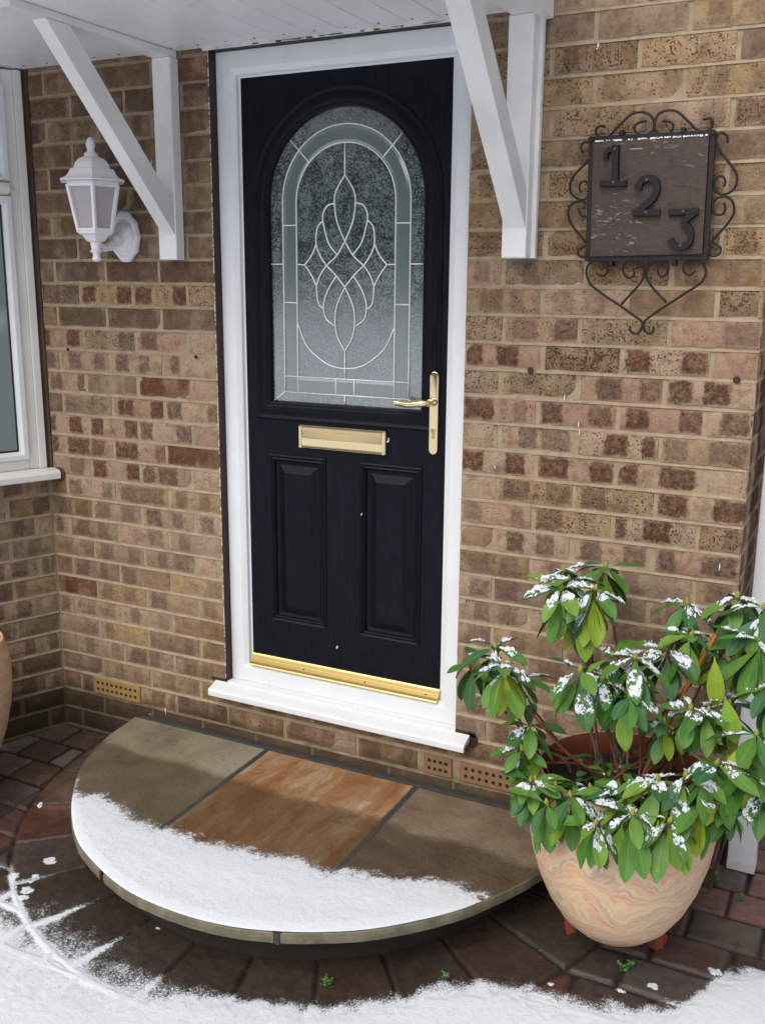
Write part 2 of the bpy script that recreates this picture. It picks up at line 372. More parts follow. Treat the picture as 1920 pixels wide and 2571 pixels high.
# value noise in numpy
_g = np.random.RandomState(3).rand(512, 512)
def vn(x, y):
    xi = np.floor(x).astype(int); yi = np.floor(y).astype(int); fx = x-xi; fy = y-yi
    fx = fx*fx*(3-2*fx); fy = fy*fy*(3-2*fy); g = lambda a, b: _g[a & 511, b & 511]
    return (g(xi, yi)*(1-fx)+g(xi+1, yi)*fx)*(1-fy)+(g(xi, yi+1)*(1-fx)+g(xi+1, yi+1)*fx)*fy
def fbm(x, y, sc, o=4):
    r = 0; a = .5; t = 0
    for i in range(o): r = r+a*vn(x*sc+17.3*i, y*sc+9.1*i); t += a; a *= .55; sc *= 2.03
    return r/t
def grid_obj(name, X, Y, Z, mat, keep=None, attrs=None, smooth=True):
    ny, nx = X.shape; idx = np.arange(ny*nx).reshape(ny, nx)
    q = np.stack([idx[:-1, :-1], idx[:-1, 1:], idx[1:, 1:], idx[1:, :-1]], -1).reshape(-1, 4)
    if keep is not None:
        kq = (keep[:-1, :-1] | keep[:-1, 1:] | keep[1:, 1:] | keep[1:, :-1]).reshape(-1); q = q[kq]
    used = np.unique(q); rm = np.full(ny*nx, -1); rm[used] = np.arange(len(used)); q = rm[q]
    co = np.stack([X, Y, Z], -1).reshape(-1, 3)[used].astype('f')
    me = bpy.data.meshes.new(name); me.vertices.add(len(co)); me.vertices.foreach_set('co', co.ravel())
    me.loops.add(q.size); me.loops.foreach_set('vertex_index', q.ravel().astype('i')); me.polygons.add(len(q))
    me.polygons.foreach_set('loop_start', np.arange(0, q.size, 4, dtype='i')); me.polygons.foreach_set('loop_total', np.full(len(q), 4, 'i'))
    me.materials.append(mat)
    for k, a in (attrs or {}).items():
        at = me.attributes.new(k, 'FLOAT_COLOR', 'POINT'); arr = np.ones((len(co), 4), 'f'); arr[:, :3] = a.reshape(-1, 3)[used]; at.data.foreach_set('color', arr.ravel())
    me.update(); me.validate()
    if smooth: me.polygons.foreach_set('use_smooth', [True]*len(me.polygons))
    o = bpy.data.objects.new(name, me); COL.objects.link(o); return o

# ------------------------------------------------------------------ ground
def gz(x, y): return .035*np.minimum(np.asarray(y, float), 0.)
def pav(x, y):
    """edge distance, hash per block"""
    dx = x+.62; dy = y+.05; r = np.hypot(dx, dy); th = np.degrees(np.arctan2(-dy, -dx))
    wob = (fbm(x, y, 14, 3)-.5)*.010
    stp = 12.9; k = np.floor((th-.3)/stp); ft = (th-.3)/stp-k
    inner = r < .995
    dr = np.abs(r-.995)
    d1 = np.minimum(np.minimum(ft, 1-ft)*math.radians(stp)*r, dr)
    h1 = np.mod(np.sin(k*12.9898+4.1)*43758.5453, 1)
    sh = np.where(x > -.6, .045, 0.) ; yy = y+.257-sh
    row = np.floor(yy/.131); fy = yy/.131-row
    ln = np.where(np.mod(row*7.31, 2.) > 1., .172, .150)*np.where(x > 0, 1.25, 1.); off = np.mod(np.sin(row*78.233+1.7)*43.5453, 1)*ln
    xx = (x+off)/ln; cx = np.floor(xx); fx = xx-cx
    d2 = np.minimum(np.minimum(np.minimum(fy, 1-fy)*.131, np.minimum(fx, 1-fx)*ln), dr)
    h2 = np.mod(np.sin(row*12.9898+cx*78.233)*43758.5453, 1)
    d = np.where(inner, d1, d2)+wob
    return d, np.where(inner, h1, h2), inner
st = .005
xs = np.arange(-2.35, 1.5, st); ys = np.arange(-1.5, .9, st); X, Y = np.meshgrid(xs, ys)
d, h, inn = pav(X, Y)
jw = np.where(inn, .0028, .0055)
prof = np.clip((d-jw)/np.where(inn, .006, .011), 0, 1); prof = np.sqrt(np.clip(1-(1-prof)**2, 0, 1))
def pav_z(X, Y, d, h, inn):
    jw = np.where(inn, .0028, .0055); prof = np.clip((d-jw)/np.where(inn, .006, .011), 0, 1); prof = np.sqrt(np.clip(1-(1-prof)**2, 0, 1))
    return gz(X, Y)-.011+prof*.010+prof*(h-.5)*np.where(inn, .0015, .004)+(fbm(X, Y, 60, 4)-.5)*.0035+(fbm(X, Y, 9, 2)-.5)*.003
Z = gz(X, Y)-.011+prof*.010+prof*(h-.5)*np.where(inn, .0015, .004)+(fbm(X, Y, 60, 4)-.5)*.0035+(fbm(X, Y, 9, 2)-.5)*.003
h3 = np.mod(h*17.13, 1)
pal_ = np.array([lin(102, 84, 78)[:3], lin(126, 84, 76)[:3], lin(110, 100, 92)[:3], lin(134, 78, 64)[:3], lin(92, 78, 66)[:3], lin(122, 104, 98)[:3], lin(96, 70, 52)[:3]])
pal = pal_*.72+pal_.mean(1, keepdims=True)*.28*np.array([1.04, .99, .97]); cb = pal[(h3*6.99).astype(int)]
dry = np.clip((Y+.50+.08*(fbm(X, Y, 7, 3)-.5))/.10, 0, 1)*(X < -1.0)+np.clip((X-.45)/.2, 0, 1)*np.clip((Y+.25)/.1, 0, 1)
dry = np.clip(dry, 0, 1); wet = 1-dry
cw = cb*(1.35-wet[..., None]*.88)
brn = np.array(lin(58, 50, 40)[:3]); f = (wet*inn*.7*np.clip((X+1.6)*2, 0, 1))[..., None]
cw = cw*(1-f)+brn*f
jn = np.clip(1-(d-jw+.002)/.006, 0, 1)
pv = grid_obj('paving', X, Y, Z, MPAV, keep=(Y < 0.0) | (X > .5), attrs={'pC': cw, 'pW': np.stack([jn, wet, wet], -1)})
tag(pv, 'damp tumbled brick-red and brown block paving round the doorstep', kind='structure')
b = MB()
NXg, NYg = 60, 60
gx = np.concatenate([np.linspace(-60, -3, 20), np.linspace(-2.4, 1.5, 14), np.linspace(3, 60, 20)]); gy = np.concatenate([np.linspace(-90, -6, 30), np.linspace(-5, 3, 12)])
GX, GY = np.meshgrid(gx, gy)
def far(y): return np.where(y < -5, (-5-y)*.022, 0.)
GZ = np.where(GY < -5, gz(0, -5.), gz(GX, GY))+far(GY)-.030
go = grid_obj('ground', GX, GY, GZ, mat_simple('driveway_blocks', lin(84, 66, 58), .8, var=.3, bumpsc=30, bs=.5)); tag(go, 'block paved driveway ground', kind='structure')

# snow on the ground
edge_pts = [(-3.2, -1.05), (-1.6, -.93), (-1.24, -.875), (-1.095, -.875), (-.977, -.915), (-.813, -.95), (-.666, -.975), (-.529, -.985), (-.408, -.955), (-.278, -.905), (-.118, -.82), (-.024, -.755), (.023, -.69), (.123, -.615), (.209, -.60), (.29, -.60), (.398, -.575), (.48, -.548), (.56, -.50), (.60, -.42), (.64, -.35), (.70, -.28), (.9, -.2), (1.6, -.1)]
ex = [p[0] for p in edge_pts]; ey = [p[1] for p in edge_pts]
def snow_layer(X, Y):
    e = np.interp(X, ex, ey)+.042+(fbm(X, Y, 10, 4)-.5)*.07
    c = (e-Y)
    d, hh, inn = pav(X, Y)
    j = np.exp(-(np.maximum(d, 0)/.011)**2)
    left = np.clip((-X-.5)/.4, 0, 1)
    wd = .06+left*.17
    cov = c/wd*.55+.18+j*.55*np.clip(c/wd+.9, 0, 1)*(.35+.65*left)+(fbm(X, Y, 26, 3)-.5)*.35
    for (lx, ly, lr) in ((-1.222, -.70, .020), (-1.205, -.775, .010), (-1.262, -.80, .016), (-1.196, -.80, .009), (-1.175, -.835, .020), (-1.16, -.865, .015), (-1.15, -.90, .020), (-.735, -.80, .008), (.625, -.32, .016), (.50, -.44, .014), (.43, -.49, .012), (.27, -.545, .008)):
        q = 1-((X-lx)**2*.7+(Y-ly)**2)/lr**2+(fbm(X, Y, 120, 2)-.5)*1.2
        cov = np.maximum(cov, np.clip(q*1.3, 0, .62))
    cov = np.clip(cov, 0, 1)
    th = np.clip(c/.25, 0, 1)
    Z = np.maximum(pav_z(X, Y, d, hh, inn), gz(X, Y)-.006*(1-cov))+.0012+cov**2*.0035+th*.006+(fbm(X, Y, 45, 3)-.5)*.002*th+(fbm(X, Y, 5, 2)-.5)*.006*th
    return Z, cov
for (xa, xb, ya, yb, st_, nm, lab) in ((-1.42, .92, -1.33, -.26, .0034, 'snow_cover', 'thin powdery snow over the paving in front of the doorstep'), (-2.36, -1.4195, -1.33, -.1, .008, 'snow_cover', 'thin powdery snow over the paving left of the doorstep'), (.9195, 1.5, -1.33, -.1, .008, 'snow_cover', 'thin powdery snow over the paving right of the big pot')):
    X, Y = np.meshgrid(np.arange(xa, xb, st_), np.arange(ya, yb, st_))
    Zs, cov = snow_layer(X, Y)
    inside = np.hypot(X+.62, Y+.05) < .76
    o = grid_obj(nm, X, Y, Zs, MSN, keep=(cov > .01) & ~inside, attrs={'cov': np.stack([cov]*3, -1)}); tag(o, lab, kind='stuff')
for (xa, xb) in ((-60., -2.355), (1.495, 60.)):
    X, Y = np.meshgrid(np.linspace(xa, xb, 12), np.linspace(-1.33, -.9, 6)); o3 = grid_obj('snow_field', X, Y, gz(X, Y)+.007, MSN, attrs={'cov': np.ones(X.shape+(3,))}); tag(o3, 'open snow covering the driveway beside the paving', kind='structure')
far_s = (GY < -1.0)
gy2 = np.concatenate([np.linspace(-90, -6, 30), np.linspace(-5, -1.32, 30)]); gx2 = np.concatenate([np.linspace(-60, -3, 20), np.linspace(-2.4, 1.5, 20), np.linspace(3, 60, 20)])
GX, GY = np.meshgrid(gx2, gy2); GZ = np.where(GY < -5, gz(0, -5.), gz(GX, GY))+far(GY)+.007
o = grid_obj('snow_field', GX, GY, GZ, MSN, attrs={'cov': np.ones(GX.shape+(3,))}); tag(o, 'open snow covering the driveway beyond the paving', kind='structure')

# ------------------------------------------------------------------ brick wall
wall = thing('brick_wall', 'multi brown and buff brick house wall with sandy mortar around the door', 'brick wall')
S0 = 1.73
class Bricks:
    def __init__(s): s.m = MB(); s.A = []; s.M = []; s.Nn = []; s.U = []
    def brick(s, u0, u1, z0, z1, T, style):
        """T(u, out, z) -> point; out = depth towards viewer"""
        nu = max(3, int((u1-u0)/.022)); nz = 3; L = u1-u0; Hh = z1-z0
        jut = rnd.uniform(-.0015, .0018); v = []; uv = []
        tilt = rnd.uniform(-.0015, .0015); offz = [rnd.gauss(0, .0007) for _ in range((nu+1)*2)]
        for j in range(nz+1):
            for i in range(nu+1):
                u = u0+L*i/nu; z = z0+Hh*j/nz+tilt*(i/nu-.5); o = jut
                ed = (i in (0, nu)) or (j in (0, nz))
                if ed:
                    o -= .0028+rnd.uniform(0, .001)
                    if j == 0: z += offz[i]
                    if j == nz: z += offz[nu+1+i]
                    if i == 0: u += rnd.gauss(0, .0007)
                    if i == nu: u += rnd.gauss(0, .0007)
                v.append(T(u, o, z)); uv.append((u-u0, z-z0, 0))
        f = [(j*(nu+1)+i, j*(nu+1)+i+1, (j+1)*(nu+1)+i+1, (j+1)*(nu+1)+i) for j in range(nz) for i in range(nu)]
        ring = [i for i in range(nu+1)]+[(j)*(nu+1)+nu for j in range(1, nz+1)]+[nz*(nu+1)+i for i in range(nu-1, -1, -1)]+[j*(nu+1) for j in range(nz-1, 0, -1)]
        base = len(v)
        for r_ in ring:
            i = r_ % (nu+1); j = r_//(nu+1)
            v.append(T(u0+L*i/nu, -.012, z0+Hh*j/nz)); uv.append((L*i/nu, Hh*j/nz, 0))
        n = len(ring)
        for k in range(n): f.append((ring[k], ring[(k+1) % n], base+(k+1) % n, base+k))
        s.m.add(v, f); k = len(v); a, mm, nn = style
        s.A += [a]*k; s.M += [mm]*k; s.Nn += [nn]*k; s.U += uv
    def finish(s, name, parent):
        s.m.at = {'bA': s.A, 'bM': s.M, 'bN': s.Nn, 'bUV': s.U}
        return s.m.build(name, MB_, parent, smooth=False)
def style(k, L, zone):
    r = rnd.random(); red = 0.; strong = .35; spk = rnd.random()*.5
    tone = rnd.random()*.85
    if 3 <= k <= 9: red = rnd.uniform(.45, 1.) if rnd.random() < .65 else rnd.uniform(0, .3); strong = rnd.uniform(.7, 1.); tone = rnd.choice([rnd.uniform(0, .3), rnd.uniform(.3, .7), rnd.uniform(.0, .15)])
    elif k > 9: red = rnd.uniform(0, .25); strong = rnd.uniform(.45, .85); tone = rnd.uniform(.1, .8)
    else:
        if zone == 'R' and rnd.random() < .55: tone = rnd.uniform(.45, .85); spk = rnd.uniform(.5, 1.); red = rnd.uniform(.2, .6); strong = rnd.uniform(.2, .7)
        elif zone == 'L': tone = rnd.choice([rnd.uniform(.86, .96), rnd.uniform(.86, .96), rnd.uniform(.6, .85)]); red = rnd.uniform(0, .5); strong = rnd.uniform(.5, .9)  # upper-left courses: own dusky brown plus canopy shade set into the tone
        else: red = rnd.uniform(0, .4); strong = rnd.uniform(.3, .7)
    if k > 20: tone = rnd.uniform(.84, .97)
    elif k > 18: tone = rnd.uniform(.3, .97)
    if rnd.random() < .012: tone = 1.; strong = .9; red = 1
    if L < .13:
        M = (L*rnd.uniform(.35, .65), L*rnd.uniform(.2, .36), strong if rnd.random() < .55 else 0.); Q = (0, 0, 0)
    else:
        M = (rnd.uniform(.035, .075), rnd.uniform(.018, .036), strong if rnd.random() < .82 else 0.)
        Q = (rnd.uniform(.135, .185), rnd.uniform(.017, .034), strong*rnd.uniform(.75, 1.) if rnd.random() < .82 else 0.)
        if rnd.random() < .08: M = (L*.5, L*.44, strong); Q = (0, 0, 0)
    return ((tone, red, spk), M, Q)
FT = lambda u, o, z: (u, -o, z)
# (tone, red, speckle), (centre, half width, strength) x2 : bricks one can tell apart in the picture
OV = {('R',3,0):((.02,.8,.2),(.027,.026,1),(.125,.032,1)),('R',3,1):((.75,.5,1.3),(.03,.02,.3),(.2,.01,.2)),('R',3,2):((.2,.9,.8),(.036,.03,1),(.180,.031,.95)),('R',3,3):((.0,.1,.0),(0,0,0),(0,0,0)),
('R',4,0):((.4,.2,.9),(0,0,0),(0,0,0)),('R',4,1):((.45,.2,.9),(.07,.05,.35),(.18,.025,.3)),('R',4,2):((.0,.4,.3),(.08,.034,.9),(.188,.028,.8)),('R',4,3):((.2,.7,.4),(.034,.03,1),(.125,.034,1)),
('R',5,0):((.02,.8,.5),(.047,.044,1),(.168,.02,.5)),('R',5,1):((.0,.7,.2),(.036,.028,.95),(.168,.032,.8)),('R',5,2):((.0,.7,.1),(.046,.03,1),(.182,.03,.9)),('R',5,3):((.2,.1,.3),(.068,.033,.9),(0,0,0)),
('R',6,0):((.2,.0,.5),(0,0,0),(0,0,0)),('R',6,1):((.2,.0,.5),(.078,.027,.8),(.158,.040,.7)),('R',6,2):((.18,1.,.7),(.104,.031,1),(.190,.016,1)),('R',6,3):((.45,.1,.4),(.035,.03,.6),(.165,.047,.75)),
('R',7,0):((.2,1.,.3),(.030,.034,1),(.158,.029,1)),('R',7,1):((.1,.9,.2),(.045,.042,1),(.178,.030,1)),('R',7,2):((.18,.9,.2),(.028,.026,1),(.156,.046,1)),('R',7,3):((.22,.0,.0),(0,0,0),(0,0,0)),
('R',8,0):((.22,.0,.0),(0,0,0),(0,0,0)),('R',8,1):((.5,.3,.7),(.05,.04,.8),(.172,.034,.7)),('R',8,2):((.5,.2,.8),(.05,.034,.7),(.13,.03,.3)),('R',8,3):((.2,.8,.2),(.040,.038,1),(.186,.044,1)),
('R',9,0):((.1,.3,.3),(.035,.03,.6),(.172,.02,.5)),('R',9,1):((.5,.2,.9),(.042,.038,.7),(.15,.03,.2)),('R',9,2):((.25,.8,.8),(.018,.014,.9),(.112,.036,1)),('R',9,3):((.8,.5,.9),(.12,.06,.4),(0,0,0)),
('R',10,0):((.8,.6,.2),(0,0,0),(0,0,0)),('R',10,1):((.2,.0,.4),(.058,.026,1),(.145,.026,.8)),('R',10,2):((.2,.1,.3),(.05,.03,.8),(.17,.03,.8)),('R',10,3):((.05,.1,.3),(.030,.022,.9),(.165,.045,.9)),
('R',2,0):((.45,.3,.9),(0,0,0),(0,0,0)),('R',2,1):((.05,.5,.6),(.055,.034,.55),(.172,.034,.8)),('R',2,2):((.45,.1,.9),(.06,.045,.3),(0,0,0)),('R',2,3):((.0,.0,.3),(.170,.042,.6),(0,0,0)),
('L',1,0):((.7,.3,1.),(.06,.04,.4),(.14,.03,.4)),('L',1,1):((.5,.9,.5),(.036,.030,1),(.187,.031,1)),('L',1,2):((.5,.9,.5),(.042,.034,1),(.192,.030,1)),('L',1,3):((.5,.3,.9),(0,0,0),(0,0,0)),
('L',5,2):((1.,1.,.6),(.05,.04,.9),(0,0,0)),('L',5,1):((.38,.0,.3),(.03,.03,.5),(.19,.028,.6)),
('L',6,0):((.9,.8,.2),(0,0,0),(0,0,0)),('L',6,1):((.4,.2,.6),(.05,.04,.5),(.15,.04,.4)),('L',6,2):((.0,.9,.2),(.052,.033,1),(.192,.032,1)),('L',6,3):((.18,.0,.3),(.034,.03,.9),(.195,.026,.8)),
('L',7,0):((.2,1.,.3),(.02,.02,.9),(.135,.03,1)),('L',7,1):((.05,.8,.2),(.033,.028,1),(.190,.031,.9)),('L',7,2):((.18,.0,.3),(.030,.027,.9),(.19,.031,.9)),('L',7,3):((.0,1.,.0),(0,0,0),(0,0,0)),
('L',8,1):((.0,.6,.4),(.055,.05,1),(.145,.03,.8)),('L',8,2):((.1,.6,.4),(.052,.05,1),(.200,.022,.7)),('L',8,3):((1.,1.,.6),(.06,.055,.9),(.17,.04,.6)),
('L',9,0):((.0,.6,.2),(.13,.03,.6),(0,0,0)),('L',9,1):((.3,1.,.3),(.034,.030,1),(.188,.034,1)),('L',9,2):((.4,.8,.6),(.030,.028,.8),(.112,.038,.8)),('L',9,3):((.2,.0,.6),(0,0,0),(0,0,0)),
('L',3,0):((.05,1.,.2),(.02,.02,1),(.145,.03,1)),('L',3,1):((.42,.1,.8),(.06,.04,.4),(.18,.03,.7)),('L',3,3):((.2,.0,.4),(0,0,0),(0,0,0))}
VENTS = [(-1.672, -1.455, 20), (-.322, -.226, 20), (-.2, .0225, 20)]
bk = Bricks(); mo = MB()
def joint_strip(m, u0, u1, zc, T, o_top=-.0065, o_bot=-.0005):
    z1 = zc+.0052; z0 = zc-.0052
    n = max(1, int((u1-u0)/.05)); v = []; f = []
    for i in range(n+1):
        u = u0+(u1-u0)*i/n; w = rnd.uniform(-.0008, .0008)
        v += [T(u, o_top+w, z1), T(u, o_bot+w, z0)]
    for i in range(n): f.append((2*i, 2*i+1, 2*i+3, 2*i+2))
    m.add(v, f)
for k in range(-14, 23):
    z0 = S0-.075*(k+1)+.005; z1 = S0-.075*k-.005
    zc = S0-.075*(k+1)
    if k >= 19: spans = [(-1.821, -.64, 'L'), (-.64, .562, 'R')]
    else: spans = [(-1.821, -1.0705, 'L'), (-.2185, .562, 'R')]
    for (a, e, zn) in spans:
        bi = -1
        ph = (0. if k % 2 else -.1125) + (-1.631 if zn == 'L' else 0.)
        i0 = math.floor((a-ph)/.225); cuts = [a-.005]
        x = ph+.225*i0
        while x < e:
            jx = x+rnd.gauss(0, .0025)
            if a+.03 < x < e-.03: cuts.append(jx)
            x += .225
        last_half = False
        cuts.append(e+.005 if not zn == 'R' else e+.005)
        vs = [(p, q) for p, q, kk in VENTS if kk == k and p < e and q > a]
        segs = []
        for p, q in zip(cuts[:-1], cuts[1:]): segs.append((p+(.0062 if p > a else .005), q-(.0062 if q < e else .005)))
        for (p, q) in segs:
            bi += 1
            parts = [(p, q)]
            for (va, vb) in vs:
                new = []
                for (s_, t_) in parts:
                    if vb <= s_ or va >= t_: new.append((s_, t_)); continue
                    if va-.01-s_ > .02: new.append((s_, va-.01))
                    if t_-vb-.01 > .02: new.append((vb+.01, t_))
                parts = new
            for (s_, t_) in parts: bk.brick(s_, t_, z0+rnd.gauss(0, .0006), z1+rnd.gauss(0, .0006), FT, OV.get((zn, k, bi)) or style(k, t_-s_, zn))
        joint_strip(mo, a, e, zc, FT)
# backing mortar planes
def quadbox(m, x0, x1, z0, z1): m.box(x0, x1, .0045, .11, z0, z1)
quadbox(mo, -1.83, -1.0705, .305, 2.78); quadbox(mo, -.2205, .5585, .305, 2.78); quadbox(mo, -1.83, .5585, -.05, .3052)
mo.box(-1.066, -.2205, .0045, .11, 2.345, 2.78)
fb = bk.finish('front_brickwork', wall); tag(fb)
mo.build('mortar', MM, fb)
# right-hand return (faces +x)
bk = Bricks(); mo = MB(); RT = lambda u, o, z: (.562+o, u, z)
for k in range(-14, 23):
    z0 = S0-.075*(k+1)+.005; z1 = S0-.075*k-.005
    u = 0.; first = True
    while u < .6:
        L = (.1025 if k % 2 == 0 else .215) if first else .215; first = False
        bk.brick(u if u else .002, u+L, z0, z1, RT, style(k, L, 'R')); u += L+.010
    joint_strip(mo, .0, .6, S0-.075*(k+1), RT)
sb = bk.finish('side_brickwork', wall)
mo.box(.45, .558, .1105, .62, -.05, 2.78); mo.build('mortar', MM, sb)
# left-hand bay return
C0 = Vector((-1.823, 0, 0)); DV = Vector((-.3746, -.9272, 0)); NV = Vector((.9272, -.3746, 0))
LT = lambda u, o, z: tuple(C0+DV*u+NV*o+Vector((0, 0, z)))
bk = Bricks(); mo = MB()
for k in range(9, 23):
    z0 = S0-.075*(k+1)+.005; z1 = S0-.075*k-.005
    if k == 9: z1 = .972
    if z1-z0 < .02: continue
    u = .0; first = True
    while u < .66:
        L = ((.055 if k % 2 == 0 else .155)) if first else .215; first = False
        L = min(L, .70-u); bk.brick(u+.006, u+L, z0, z1, LT, style(k, L, 'B')); u += L+.010
        if .70-u < .03: break
    joint_strip(mo, 0, .7, S0-.075*(k+1), LT)
bb = bk.finish('bay_brickwork', wall)
Mb = Matrix.Translation(C0) @ Matrix(((DV.x, NV.x, 0, 0), (DV.y, NV.y, 0, 0), (0, 0, 1, 0), (0, 0, 0, 1)))
mo.box(0, .70, -.10, -.0045, -.05, .975, M=Mb); 
mo.build('mortar', MM, bb)
# bay front continuing left, out of the picture
q = C0+DV*.70
bk = Bricks(); m = MB(); QT = lambda u, o, z: (q.x-u, q.y-o, z)
for k in range(9, 23):
    z0 = S0-.075*(k+1)+.005; z1 = min(S0-.075*k-.005, .972); u = .003
    if z1-z0 < .02: continue
    first = True
    while u < 1.5:
        L = .1025 if (first and k % 2) else .215; first = False
        bk.brick(u, u+L, z0, z1, QT, style(k, L, 'B')); u += L+.010
m.box(q.x-1.55, q.x-.004, q.y+.0045, q.y+.1, -.05, .975)
b2 = bk.finish('bay_brickwork', wall); m.build('mortar', MM, b2)
# damp course / plinth mortar seam at left foot
m = MB(); rr = random.Random(5)
pts = [(-1.56+.03*i, -.002, .066+rr.uniform(-.008, .008)) for i in range(4)]
# air bricks
for (a, e, k), cols, mt in zip(VENTS, (9, 4, 9), (MVENT2, MVENT, MVENT)):
    z0 = S0-.075*(k+1)+.004; z1 = z0+.067
    m = MB(); m.box(a, e, -.003, .0042, z0, z1, .0025); v = m.build('air_brick', mt, wall)
    hm = MB(); pit_ = (e-a-.02)/cols
    for r_ in range(2):
        for c_ in range(cols):
            cx = a+.01+pit_*(c_+.5); cz = z0+.021+.025*r_
            s_ = .0050; hm.box(cx-s_, cx+s_, -.0038, -.0026, cz-s_, cz+s_)
    hm.build('vent_hole', MHOLE, v)
for (x, z, r_) in ((-.023, 1.432, .009), (.515, 1.432, .0095), (-1.151, 1.425, .006), (-1.698, 1.43, .006)):
    m = MB(); m.lathe([(r_, -.0042), (r_*.8, -.005), (r_*.55, -.003), (0, -.0028)], 14, (x, 0, z), axis='y'); m.build('wall_plug', MPLUG if x > -.5 else MHOLE, wall)
for (x, z, h_) in ((.075, 1.362, .009), (.118, 1.293, .007), (.121, 1.272, .008), (-.118, 1.155, .005), (.512, .945, .009), (-1.30, 2.03, .010), (-1.34, .155, .012)):
    m = MB(); m.tube([(x, -.0025, z+h_), (x+.0006, -.003, z), (x, -.0025, z-h_)], [.0008, .0019, .0012], 6); m.build('paint_drip', MLAMP0, wall)
m = MB(); rj = random.Random(9); c_ = (-1.425, .098); v = [(c_[0], -.006, c_[1])]
for i in range(28):
    a = 2*math.pi*i/28; r_ = (.030+rj.uniform(-.008, .010)); v.append((c_[0]+r_*1.5*math.cos(a)*(1.5 if math.cos(a) > .6 else 1), -.0022, c_[1]+r_*math.sin(a)*.8+.012*math.cos(a)))
m.add(v, [(0, 1+i, 1+(i+1) % 28) for i in range(28)]); m.build('mortar_smear', mat_simple('limey_mortar', lin(158, 156, 150), .9, var=.35, bumpsc=60, bs=.9, vs=30), wall)
# ragged painted edge left of the door frame and loose plaster seam
m = MB()
for i in range(150):
    z = .335+i*.0134; w = rnd.uniform(.0004, .0022)
    if rnd.random() < .75: m.box(-1.0710-w, -1.0702, -.0016-rnd.uniform(0, .0012), .002, z, z+.0134*rnd.uniform(.6, 1.))
m.build('paint_edge', MTRIM, wall)

# ------------------------------------------------------------------ front door
door = thing('front_door', 'black panelled front door with arched leaded glass in a white frame', 'front door', (-.636, .03, .32))
m = MB()  # outer frame, four mitred members with a stepped profile
FX0, FX1, FZ0, FZ1 = -1.0665, -.2185, .323, 2.338
def mitre_frame(m, x0, x1, z0, z1, prof, y):
    """prof: list of (inset, depth) from outer edge to inner; positive depth = away from viewer"""
    n = len(prof); v = []; f = []
    for (ins, dp) in prof:
        for (x, z) in ((x0+ins, z0+ins), (x1-ins, z0+ins), (x1-ins, z1-ins), (x0+ins, z1-ins)): v.append((x, y+dp, z))
    for j in range(n-1):
        for i in range(4): f.append((j*4+i, j*4+(i+1) % 4, (j+1)*4+(i+1) % 4, (j+1)*4+i))
    m.add(v, f)
mitre_frame(m, FX0, FX1, FZ0, FZ1, [(0, .06), (0, .002), (.002, 0), (.050, 0), (.053, .0015), (.064, .0075), (.067, .010), (.068, .021), (.075, .021), (.075, .06)], .03)
fr = m.build('frame', MPVC, door)
m = MB(); m.box(-1.0702, -1.0668, -.0012, .06, .31, 2.345); m.box(-1.0695, -.2165, .006, .03, 2.3385, 2.3465); m.box(-1.13, -1.0668, -.0035, .004, .318, .3265)
m.box(-.2183, -.2170, .006, .05, .31, 2.33); m.build('sealant_and_shade', MBROWN, door)
# leaf with an arched opening and two panel openings
LX0, LX1, LZ0, LZ1, LY = -.9965, -.2885, .392, 2.268, .0515
GC, GW, GS, GB = -.636, .260, 1.90, 1.294     # glass centre, half width, springing, bottom
def arch(o, n=40):
    w = GW+o; pts = [(GC-w, GB-o)]
    for i in range(6): pts.append((GC-w, GB-o+(GS-GB+o)*(i+1)/7))
    for i in range(n+1):
        a = math.pi-math.pi*i/n; pts.append((GC+w*math.cos(a), GS+w*math.sin(a)))
    for i in range(6): pts.append((GC+w, GS-(GS-GB+o)*(i+1)/7))
    pts.append((GC+w, GB-o)); return pts
m = MB()
# plate above z=1.17 with arched hole: radial bridge to rectangle
ZT = 1.185
A = arch(.062); cx, cz = GC, 1.72; X0, X1, Z0, Z1 = LX0, LX1, ZT, LZ1
def toRect(p):
    dx, dz = p[0]-cx, p[1]-cz; t = min([(X1-cx)/dx if dx > 1e-9 else 1e9, (X0-cx)/dx if dx < -1e-9 else 1e9, (Z1-cz)/dz if dz > 1e-9 else 1e9, (Z0-cz)/dz if dz < -1e-9 else 1e9])
    return (cx+dx*t, cz+dz*t)
outer = [toRect(p) for p in A]
# snap nearest outer points to rectangle corners
for c in ((X0, Z0), (X1, Z0), (X1, Z1), (X0, Z1)):
    i = min(range(len(outer)), key=lambda q: (outer[q][0]-c[0])**2+(outer[q][1]-c[1])**2); outer[i] = c
n = len(A); v = [(x, LY, z) for x, z in A]+[(x, LY, z) for x, z in outer]
m.add(v, [(i, (i+1) % n, n+(i+1) % n, n+i) for i in range(n)])
PN = [(-.911, -.708, .556, 1.121), (-.587, -.366, .556, 1.121)]; PN[0] = (-.913, -.700, .552, 1.122); PN[1] = (-.580, -.367, .552, 1.122)
xs_ = [LX0, PN[0][0], PN[0][1], PN[1][0], PN[1][1], LX1]; zs_ = [LZ0, .552, 1.122, ZT]
for i in range(5):
    for j in range(3):
        if j == 1 and i in (1, 3): continue
        m.add([(xs_[i], LY, zs_[j]), (xs_[i+1], LY, zs_[j]), (xs_[i+1], LY, zs_[j+1]), (xs_[i], LY, zs_[j+1])], [(0, 1, 2, 3)])
m.box(LX0, LX1, LY+.03, LY+.044, LZ0, LZ1)
leaf = m.build('door_leaf', MD, door)
leaf.data.update()
